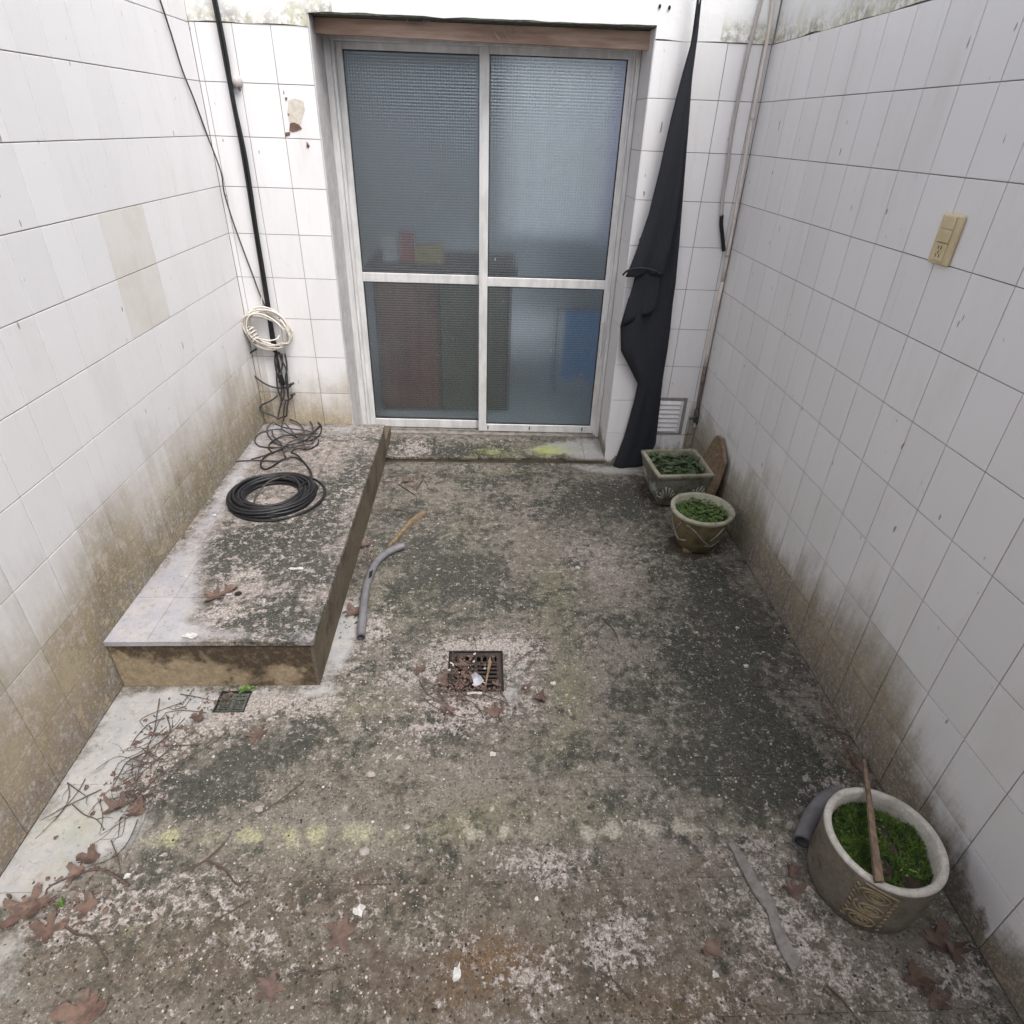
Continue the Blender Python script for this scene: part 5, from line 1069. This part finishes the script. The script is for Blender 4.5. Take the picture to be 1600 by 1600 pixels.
leaf((-0.8505,0.6054,0.0),.16,2,.2,'flat brown dead leaf at the bottom left edge of the picture',None,.5)
leaf((-0.9573,0.8211,0.0),.09,2,1.9,'thin olive brown leaf left of the lower left twig',None,.5)
leaf((-0.3313,0.7495,0.0),.13,1,1.5,'worn reddish leaf flattened on the soil left of the white flake',None,.3)
leaf((-0.9064,1.3875,0.0),.08,3,.3,'pale curled leaf caught in the twigs beside the small drain',None,1.5)
leaf((-0.2192,1.5956,0.0),.09,0,.9,'brown leaf left of the rusty floor drain')
leaf((-0.1363,1.5321,0.0),.09,1,2.0,'brown leaf half over the left edge of the rusty floor drain',None,1.3)
leaf((0.0443,1.4076,0.0),.10,2,.1,'flat pinkish leaf just below the rusty floor drain',None,.5)
leaf((0.1561,1.5033,-0.0),.07,3,2.6,'upright edged leaf right of the rusty floor drain',None,1.2)
leaf((0.2033,1.4548,-0.0),.085,3,.5,'brown leaf with dark shadow right of the rusty floor drain',None,1.4)
leaf((-0.108,1.4094,0.0),.08,1,2.9,'tan leaf scrap in the twigs below the rusty floor drain',None,.7)
leaf((0.8251,0.8696,0.0),.075,3,1.9,'upper of two brown leaves left of the large planter',None,1.3)
leaf((0.8044,0.8214,0.0),.09,2,.2,'lower of two brown leaves left of the large planter',None,1.0)
leaf((1.1038,0.6915,0.0),.12,2,.9,'large brown leaf at the foot of the large planter on the right',None,1.3)
leaf((1.1333,0.6729,0.0),.09,3,2.2,'orange brown leaf nearest the right wall below the large planter',None,1.4)
leaf((1.0126,0.6206,0.0),.11,3,1.2,'long brown leaf in the lower right below the large planter',None,1.2)
leaf((1.0329,0.5803,0.0),.09,1,.1,'brown leaf at the bottom right corner by the wall')
leaf((0.5535,0.6953,0.0),.085,2,.7,'flat rusty leaf on the soil left of the grey strip',None,.4)
leaf((1.3099,1.0672,0.0),.06,3,.7,'small grey leaf scrap behind the large planter by the wall',None,1.2)
leaf((1.1655,1.1886,0.0),.09,1,1.1,'reddish leaf at the wall foot behind the wooden stick',None,1.2)
leaf((-0.5296,2.3688,-0.0),.12,0,.4,'dark red leaf scraps between the platform and the bent grey pipe')
leaf((-0.4749,2.2551,0.0),.09,1,1.7,'pinkish leaf scrap left of the bent grey pipe')
leaf((-0.5023,1.9008,0.0),.11,2,2.4,'brown leaf between the platform and the straight end of the grey pipe',None,.8)
leaf((-0.4069,2.9764,0.0),.11,0,.1,'reddish shredded leaf near the door step',None,.8)
leaf((-0.3522,2.9069,0.0),.09,4,1.3,'reddish seed husk beside the shredded leaf near the door step',None,1.2)
leaf((0.8832,2.9066,0.0),.10,1,.6,'reddish leaf scrap against the left foot of the square planter',None,.8)
leaf((0.8667,2.7711,0.0),.08,0,2.0,'dark leaf scrap below the left foot of the square planter',None,.8)
leaf((-0.4679,0.64,0.0),.10,1,2.6,'soil covered leaf near the bottom edge left of centre',None,.25)
o = leaf((-1.0181,0.8298,0.0),.05,3,.5,'small bright green leaf in the lower left corner',None,1.6,.6); o.data = o.data.copy(); o.data.materials.clear(); o.data.materials.append(M['sprout']); o.name = 'green_leaf'
# litter lying on the grate
o = patch('wood_chip', [(0.0326,1.6551,0.004),(0.0381,1.6271,0.004),(0.0262,1.5655,0.004),(0.0177,1.5139,0.004),(0.0135,1.5176,0.004),(0.0221,1.5807,0.004),(0.0251,1.6233,0.004)], M['stickpale'], None, (0, 0, 1), .005); tag(o, 'pointed pale wood chip standing out on the floor drain', 'wood chip')
m_ = MB()
P_ = [(-0.0341,1.5584,0.012),(-0.0202,1.5637,0.022),(-0.0005,1.5487,0.018),(0.0107,1.532,0.012),(-0.0031,1.5176,0.008),(-0.0223,1.5125,0.004),(-0.028,1.5286,0.02)]
c_ = Vector((0, 0, 0))
for q in P_: c_ += Vector(q) / len(P_)
m_.add(P_ + [c_ + Vector((0, 0, .012))], [(i, (i + 1) % 7, 7) for i in range(7)])
M['plastic'] = simple('crumpled grey plastic', (0.36, 0.36, 0.40), (0.27, 0.27, 0.30), 40, .35, .4)
tag(m_.o('plastic_scrap', M['plastic']), 'crumpled grey blue plastic scrap on the floor drain', 'plastic scrap')
leaf((-0.0301,1.551,0.004),.075,1,.9,'brown leaf under the plastic scrap on the floor drain')
leaf((-0.0678,1.6142,0.002),.06,2,2.1,'crumbled leaf litter on the upper left of the floor drain')
leaf((0.0524,1.5227,0.002),.05,3,.3,'leaf litter on the lower right of the floor drain')
m_ = MB(); m_.tube([(-0.0463,1.4788,0.006),(-0.0328,1.4822,0.006),(-0.011,1.4816,0.006),(0.004,1.4808,0.006)], .005, 6, 3); tag(m_.o('pale_stalk', M['white']), 'short pale stalk lying along the lower edge of the floor drain', 'stalk')
# ------------------------------------------------------------------ twigs
def twig(pts, r, label, group, z=.004):
    P = [Vector(p) for p in pts]
    Q = [Vector((p.x + rnd.uniform(-.003, .003), p.y + rnd.uniform(-.003, .003), p.z + z + rnd.uniform(0, .006))) for p in P]
    m = MB(); m.tube(Q, lambda t: r * (1 - .55 * t), 5, 3)
    S = smooth_path(Q, 3)
    for k in range(rnd.choice((0, 1, 1, 2))):
        i = rnd.randrange(1, max(2, len(S) - 1)); d = (S[min(i + 1, len(S) - 1)] - S[i - 1]); d.z = 0
        if d.length < 1e-6: continue
        d.normalize(); s = d.cross(Vector((0, 0, 1))) * rnd.choice((-1, 1)); l_ = rnd.uniform(.012, .045)
        m.tube([S[i], S[i] + (d * .7 + s * .6) * l_ * .6 + Vector((0, 0, .003)), S[i] + (d + s * .5) * l_ + Vector((0, 0, .006))], lambda t: r * .6 * (1 - .6 * t), 4, 2)
    o = m.o('twig', M['twig'])
    if label is T1:
        y = P[len(P) // 2].y
        label = 'thin dry twig in the tangle just left of the small drain' if y > 1.33 else 'thin dry twig crossing the pale strip midway along the left wall' if y > 1.16 else 'thin dry twig lying near the curled brown leaves by the left wall'
    tag(o, label, 'twig', group); return o
T1, G1 = 'thin dry twig in the tangle between the small drain and the left wall', 'twigs along the left wall'
T2, G2 = 'thin dry twig scattered around the rusty floor drain', 'twigs around the floor drain'
T3, G3 = 'fine dark twig near the bent grey pipe and broken stick', 'twigs near the grey pipe'
LT = ['']
for p_ in ([(-0.7923,1.3445,-0.0),(-0.8264,1.2851,-0.0),(-0.8851,1.236,0.0),(-0.9268,1.1824,0.0),(-0.9663,1.1188,0.0),(-0.9914,1.013,0.0),(-1.0165,0.9804,0.0)],[(-0.8904,1.4088,-0.0),(-1.0176,1.4102,0.0),(-1.0164,1.2804,0.0),(-1.0729,1.225,0.0),(-1.0543,1.1519,0.0),(-1.061,1.1204,0.0)],
 [(-1.0617,1.4686,0.0),(-1.0246,1.3398,0.0),(-1.0099,1.266,0.0),(-0.9325,1.2229,0.0)],[(-1.0142,1.4021,-0.0),(-0.9721,1.3315,0.0),(-1.004,1.2659,0.0),(-1.0113,1.2173,0.0),(-0.9865,1.1508,0.0),(-0.9971,1.1256,0.0)],[(-1.0801,1.1364,0.0),(-1.1461,1.0853,0.0),(-1.1926,1.0451,0.0)],
 [(-1.1435,1.1727,0.0),(-1.142,1.128,0.0),(-1.1503,1.0735,0.0),(-1.1553,1.0444,0.0)],[(-1.1874,1.1605,0.0),(-1.1077,1.115,0.0)],[(-0.9443,1.2794,0.0),(-0.9959,1.1835,0.0),(-1.0585,1.1266,0.0)],[(-0.8627,1.2856,0.0),(-0.9518,1.2832,0.0),(-1.0044,1.2803,0.0)],
 [(-0.9358,1.0404,0.0),(-0.9333,0.9788,0.0),(-0.9538,0.9368,0.0),(-1.0063,0.9123,0.0)],[(-0.899,1.1302,0.0),(-0.9746,1.1128,0.0),(-1.023,1.145,0.0)],[(-1.133,1.0911,0.0),(-1.0898,1.0606,0.0),(-1.046,1.0482,0.0),(-1.0154,1.0191,0.0)],[(-0.9841,1.0413,0.0),(-0.9621,0.9957,0.0)],
 [(-0.9776,0.9851,0.0),(-0.9385,0.9364,0.0),(-0.911,0.9002,0.0)],[(-1.0037,1.485,0.0),(-0.9333,1.4715,0.0),(-0.8734,1.4498,-0.0)],[(-1.0137,1.3862,-0.0),(-1.0444,1.3709,0.0),(-1.0668,1.3253,0.0),(-1.0669,1.274,0.0)],[(-1.0118,1.3245,0.0),(-0.9721,1.3315,0.0),(-0.9823,1.3858,0.0)],[(-0.998,1.2658,0.0),(-1.0272,1.2521,0.0),(-1.0528,1.2316,0.0),(-1.0565,1.191,0.0),(-1.0505,1.1328,0.0)],[(-1.0251,1.2734,0.0),(-0.9648,1.2303,0.0),(-0.9295,1.2298,0.0)],[(-0.8848,1.25,0.0),(-0.9038,1.182,0.0),(-0.9384,1.1309,0.0),(-0.9682,1.0526,0.0)],[(-1.1874,1.1605,0.0),(-1.1643,1.1284,0.0),(-1.1549,1.0915,0.0),(-1.1614,1.0274,0.0),(-1.1784,0.9945,0.0)]):
    twig(p_, rnd.uniform(.0012, .0022), T1, G1)
g_ = random.Random(44)
spine = [Vector(p) for p in [(-0.8884,1.477,0.0),(-0.9768,1.4375,0.0),(-1.0108,1.3736,0.0),(-1.0034,1.289,0.0),(-1.0152,1.2105,0.0),(-1.0171,1.1373,0.0),(-1.0229,1.0594,0.0)]]
for i in range(26):
    c = spine[g_.randrange(len(spine))] + Vector((g_.gauss(0, .035), g_.gauss(0, .025), 0)); a = g_.gauss(2.3, .7); l_ = g_.uniform(.05, .15)
    d = Vector((math.cos(a), -abs(math.sin(a)), 0)); n_ = Vector((-d.y, d.x, 0)); bn = g_.gauss(0, .2)
    P0 = [c - d * l_ * .5, c - d * l_ * .15 + n_ * l_ * bn * .6, c + d * l_ * .2 + n_ * l_ * bn, c + d * l_ * .5]
    if all(XL + .02 < p.x and (p.y < PLY - .015 or p.x > PLX + .02) for p in P0): twig(P0, g_.uniform(.0009, .0016), T1, G1, .003)
twig([(-0.6766,0.9737,0.0),(-0.7062,0.9265,0.0),(-0.7633,0.8921,0.0)], .0038, 'forked dark twig below the row of yellow lichen spots', 'forked twig')
twig([(-0.7052,0.9239,0.0),(-0.6528,0.9049,0.0),(-0.6091,0.8642,0.0),(-0.5857,0.8685,0.0)], .0034, 'crooked dark twig bending away from the forked twig', 'forked twig')
twig([(-0.51,1.156,0.0),(-0.5677,1.0934,0.0),(-0.6073,1.0578,0.0)], .002, 'straight thin twig ending at the pink stone', 'single twigs')
twig([(-0.8769,0.87,0.0),(-0.9586,0.9062,0.0),(-1.0036,0.9072,0.0),(-1.0659,0.8692,0.0),(-1.0694,0.8503,0.0)], .0036, 'long dark twig over the torn leaf by the left wall', 'single twigs')
twig([(-0.9852,0.7761,0.0),(-0.9386,0.7578,0.0),(-0.8963,0.7466,0.0),(-0.8405,0.6929,0.0)], .0038, 'thick dark curved twig in the lower left', 'single twigs')
twig([(-0.5639,0.824,0.0),(-0.6059,0.7992,0.0),(-0.6466,0.7751,0.0)], .002, 'straight fine twig pointing up right in the lower left', 'single twigs')
twig([(-0.4181,0.6649,0.0),(-0.3608,0.665,0.0),(-0.324,0.6784,0.0),(-0.3003,0.6682,0.0)], .002, 'bent fine twig left of centre near the bottom', 'single twigs')
twig([(-0.3654,0.6075,0.0),(-0.3201,0.6063,0.0),(-0.2663,0.6167,-0.0)], .002, 'low fine twig nearest the bottom edge left of centre', 'single twigs')
twig([(0.2746,0.6521,0.0),(0.3015,0.6356,0.0),(0.3418,0.5978,0.0)], .0024, 'curved dark twig near the bottom edge right of centre', 'single twigs')
twig([(0.7919,0.609,0.0),(0.8184,0.5778,0.0),(0.8358,0.5406,0.0)], .0026, 'dark twig running off the bottom edge below the grey strip', 'single twigs')
twig([(0.4769,1.8624,0.0),(0.515,1.7886,0.0),(0.5208,1.7185,0.0)], .0022, 'small curved twig in the middle of the pale floor', 'single twigs')
twig([(0.9501,1.5127,0.0),(0.9946,1.4939,-0.0),(1.0771,1.4785,-0.0)], .0026, 'dark twig lying near the right wall on the blackened floor', 'single twigs')
twig([(0.4161,1.7106,0.0),(0.3816,1.6366,0.0)], .0018, 'short fine twig left of the curved twig', 'single twigs')
for p_ in ([(-0.2144,1.5416,0.0),(-0.1852,1.4874,0.0),(-0.1419,1.4453,0.0),(-0.0944,1.398,0.0),(-0.0439,1.3746,0.0),(-0.0124,1.3582,0.0)],[(-0.1424,1.4975,0.0),(-0.1293,1.4589,-0.0),(-0.0982,1.4246,0.0),(-0.066,1.4142,0.0)],[(-0.0834,1.455,0.0),(-0.0321,1.4442,0.0),(-0.0024,1.4068,0.0),(0.0083,1.374,0.0)],[(0.0054,1.4784,0.0),(0.0406,1.4606,0.0),(0.0727,1.4431,0.0),(0.0936,1.4225,0.0)],[(0.0656,1.4884,0.0),(0.0812,1.4567,-0.0),(0.0936,1.4225,0.0)],[(0.0752,1.4328,0.0),(0.0582,1.3864,0.0),(0.0706,1.3541,-0.0),(0.0979,1.3192,-0.0)],
 [(0.139,1.6463,0.0),(0.1108,1.5953,-0.0),(0.081,1.5501,0.0)],[(0.1872,1.6221,0.0),(0.1618,1.5834,-0.0),(0.126,1.5497,0.0)],[(-0.0287,1.7601,0.0),(-0.022,1.7046,-0.0),(-0.0127,1.6675,-0.0)],[(-0.1408,1.6603,0.0),(-0.1126,1.6164,0.0),(-0.0976,1.6008,0.0)],[(0.2034,1.6867,0.0),(0.1729,1.6745,-0.0),(0.1386,1.6383,0.0)],[(-0.1138,1.4181,0.0),(-0.1142,1.3755,0.0),(-0.1204,1.3469,0.0)],[(-0.1914,1.463,0.0),(-0.1621,1.4286,0.0),(-0.1073,1.3949,-0.0)],[(-0.0908,1.5042,0.0),(-0.0571,1.4755,-0.0),(-0.0297,1.4613,-0.0)],[(-0.1059,1.476,-0.0),(-0.0678,1.4687,0.0),(-0.0137,1.4751,0.0)]):
    twig(p_, rnd.uniform(.0013, .0022), T2, G2)
for p_ in ([(-0.4459,2.9301,0.0),(-0.3739,2.8478,0.0),(-0.3381,2.7987,0.0),(-0.3312,2.6915,0.0)],[(-0.4406,2.6786,0.0),(-0.3537,2.6455,0.0)],[(-0.4206,2.6112,0.0),(-0.3596,2.6455,0.0)],[(-0.5394,2.9615,0.0),(-0.4746,2.956,0.0)],[(-0.2547,2.94,0.0),(-0.1739,3.0018,0.0)],[(-0.3512,2.8735,0.0),(-0.3157,2.9789,0.0),(-0.2819,2.8746,0.0)]):
    twig(p_, rnd.uniform(.0022, .0034), T3, G3)
# ------------------------------------------------------------------ flakes, stones
def flake(p, s, label, elong=1.0, rz=0.0, seed=1, mat='white', cat='paint flake', name='paint_flake'):
    g = random.Random(seed); k = 11; pts = []
    for i in range(k):
        a = 2 * math.pi * i / k; r = s * g.uniform(.55, 1.1); x, y = r * math.cos(a) * elong, r * math.sin(a)
        pts.append((p[0] + x * math.cos(rz) - y * math.sin(rz), p[1] + x * math.sin(rz) + y * math.cos(rz), p[2] + .0015 + g.uniform(0, .003)))
    return tag(patch(name, pts, M[mat], None, (0, 0, 1), .003), label, cat)
flake((-0.2939,0.7972,0.0),.017,'ragged white paint flake near the lower left of centre',1,0,1)
flake((-0.0504,0.6578,-0.0),.010,'narrow grey white paint flake by the orange stain',2.2,1.3,2)
flake((0.2537,1.5256,0.0),.011,'white flake right of the rusty floor drain',1,0,3)
flake((0.4253,2.197,0.0),.010,'bright white flake in the middle of the back floor',1.5,0,4)
flake((-0.6961,1.9058,0.21),.009,'long white flake on the platform below the cable coil',3.2,.05,5)
flake((-0.9458,1.5471,0.21),.018,'white crumb on the front edge of the platform',1.5,0,6)
flake((-0.8981,1.7588,0.21),.010,'white bird dropping between the leaf and the hole on the platform',1.7,.1,7)
flake((-1.1329,2.281,0.21),.010,'white flake left of the black cable coil',1.3,0,8)
flake((0.5437,0.6402,0.0),.009,'white flake below the flat rusty leaf',1,0,9)
flake((0.1427,0.8143,0.0),.006,'small white flake on the brown soil in the middle',1,0,10)
flake((0.9653,1.6021,0.0),.009,'white flake on the blackened floor toward the right wall',1.4,0,11)
flake((1.0062,1.8066,-0.0),.008,'white flake higher on the blackened floor by the right wall',1.2,0,12)
flake((-0.8926,0.8929,0.0),.010,'white flake on the twigs in the lower left',1,0,13)
flake((0.0381,1.2396,0.0),.010,'pale flake below the rusty floor drain',1.4,0,14,'fleck')
flake((-0.1964,1.3385,-0.0),.012,'pale grey plaster scab lower left of the floor drain',1.5,.4,15,'stone')
def stone(p, s, label, seed):
    g = random.Random(seed); bm = bmesh.new(); bmesh.ops.create_icosphere(bm, subdivisions=2, radius=1)
    V = [(p[0] + v.co.x * s * (1 + .35 * mnoise.noise(v.co * 1.3 + Vector((seed, 0, 0)))), p[1] + v.co.y * s * .85 * (1 + .35 * mnoise.noise(v.co * 1.6 + Vector((seed, 3, 0)))), p[2] + s * .45 + v.co.z * s * .5) for v in bm.verts]
    Fc = [tuple(l.index for l in f.verts) for f in bm.faces]; bm.free()
    tag(mesh('stone', V, Fc, M['stone']), label, 'stone', 'loose stones')
stone((-0.3065,0.9418,0.0),.015,'grey angular stone above the white paint flake',1)
stone((-0.3254,1.174,0.0),.014,'rounded pinkish stone in the middle left of the floor',2)
stone((-0.6184,1.0692,0.0),.013,'flat pinkish stone at the end of the straight twig',3)
stone((-0.2005,1.0089,0.0),.010,'small greenish stone in the row of lichen spots',4)
# ------------------------------------------------------------------ fine grit
def grit(name, n, smin, smax, mat, seed, dens):
    g = random.Random(seed); m = MB(); c = 0; tries = 0
    while c < n and tries < n * 12:
        tries += 1
        x, y = g.uniform(XL + .01, XR - .01), .35 + 2.8 * g.random() ** 1.5
        if x < PLX + .02 and y > PLY - .02: continue
        if DR[0] < x < DR[1] and DR[2] < y < DR[3] or SDR[0] < x < SDR[1] and SDR[2] < y < SDR[3]: continue
        if g.random() > dens(x, y): continue
        s = smin + (smax - smin) * g.random() ** 3; q = [(g.uniform(.6, 1.2) * s) for _ in range(5)]; a0 = g.uniform(0, 6)
        V = [(x + q[i] * math.cos(a0 + i * 1.2566), y + q[i] * math.sin(a0 + i * 1.2566), .0) for i in range(5)] + [(x + g.uniform(-.3, .3) * s, y + g.uniform(-.3, .3) * s, s * g.uniform(.5, 1.0))]
        m.add(V, [(i, (i + 1) % 5, 5) for i in range(5)]); c += 1
    tag(m.o(name, M[mat]), kind='stuff')
def d1(x, y): v = masks(x, y, BL); return max(.02, min(1, v['brown'] * 1.1 + .05 - v['clean'])) * (.35 + .65 * (mnoise.noise((x * 6, y * 6, 1)) > -.1))
def d2(x, y): v = masks(x, y, BL); return max(.05, .35 + v['dark'] * .4 + v['pale'] * .4 - v['clean'] * .5)
grit('soil_crumbs', 7000, .0008, .0048, 'crumb', 3, d1)
grit('pale_grit', 4200, .0007, .0042, 'fleck', 5, d2)
grit('white_grit', 330, .0010, .0052, 'white', 6, d2)

def litter(name, n, spots, mat, seed, smin=.003, smax=.011):
    g = random.Random(seed); m = MB()
    for i in range(n):
        c, rx, ry = g.choice(spots); x, y = g.gauss(c[0], rx), g.gauss(c[1], ry)
        if not (XL + .01 < x < XR - .01) or (x < PLX + .01 and y > PLY - .01): continue
        s = smin + (smax - smin) * g.random() ** 2; a = g.uniform(0, 6.28); el = g.uniform(.25, .9)
        V = []
        for q in range(5):
            t = q * 1.2566; u, v = s * g.uniform(.7, 1.1) * math.cos(t), s * el * g.uniform(.7, 1.1) * math.sin(t)
            V.append((x + u * math.cos(a) - v * math.sin(a), y + u * math.sin(a) + v * math.cos(a), .001 + g.uniform(0, .006)))
        V.append((x, y, .003 + g.uniform(0, .006))); m.add(V, [(k, (k + 1) % 5, 5) for k in range(5)])
    tag(m.o(name, M[mat]), kind='stuff')
litter('leaf_litter', 1300, [((-0.0715,1.5853,0.0),.028,.03),((-0.0879,1.5404,0.0),.03,.02),((-0.0381,1.6159,-0.0),.04,.03),((-0.014,1.5106,0.0),.05,.012),((-0.0791,1.4828,0.0),.05,.035),((-0.1153,1.5555,0.0),.04,.05),((0.0189,1.4267,0.0),.06,.03),((-0.8939,1.4634,0.0),.05,.03),((-0.9995,1.3244,-0.0),.06,.05),((-1.013,1.1474,0.0),.05,.04),((-0.5289,2.3282,0.0),.03,.08),((-0.5153,1.9315,0.0),.02,.08),((-0.3946,2.9909,0.0),.06,.05),((1.1652,1.3471,0.0),.012,.14),((1.2154,1.8893,0.0),.010,.3),((1.1696,1.1885,0.0),.03,.05),((0.8748,2.8377,0.0),.04,.05),((-1.0465,0.8057,0.0),.07,.04),((-0.9958,0.8793,0.0),.05,.04)], 'leaf', 9)
litter('pale_scraps', 260, [((-0.0705,1.5551,0.0),.06,.06),((-0.2296,1.3641,0.0),.10,.06),((-0.5289,2.3282,0.0),.03,.06),((-0.9995,1.3244,-0.0),.07,.05),((0.2129,1.4382,0.0),.06,.05),((1.1897,1.7063,0.0),.012,.2),((0.9785,1.7421,0.0),.12,.2)], 'fleck', 10, .002, .008)
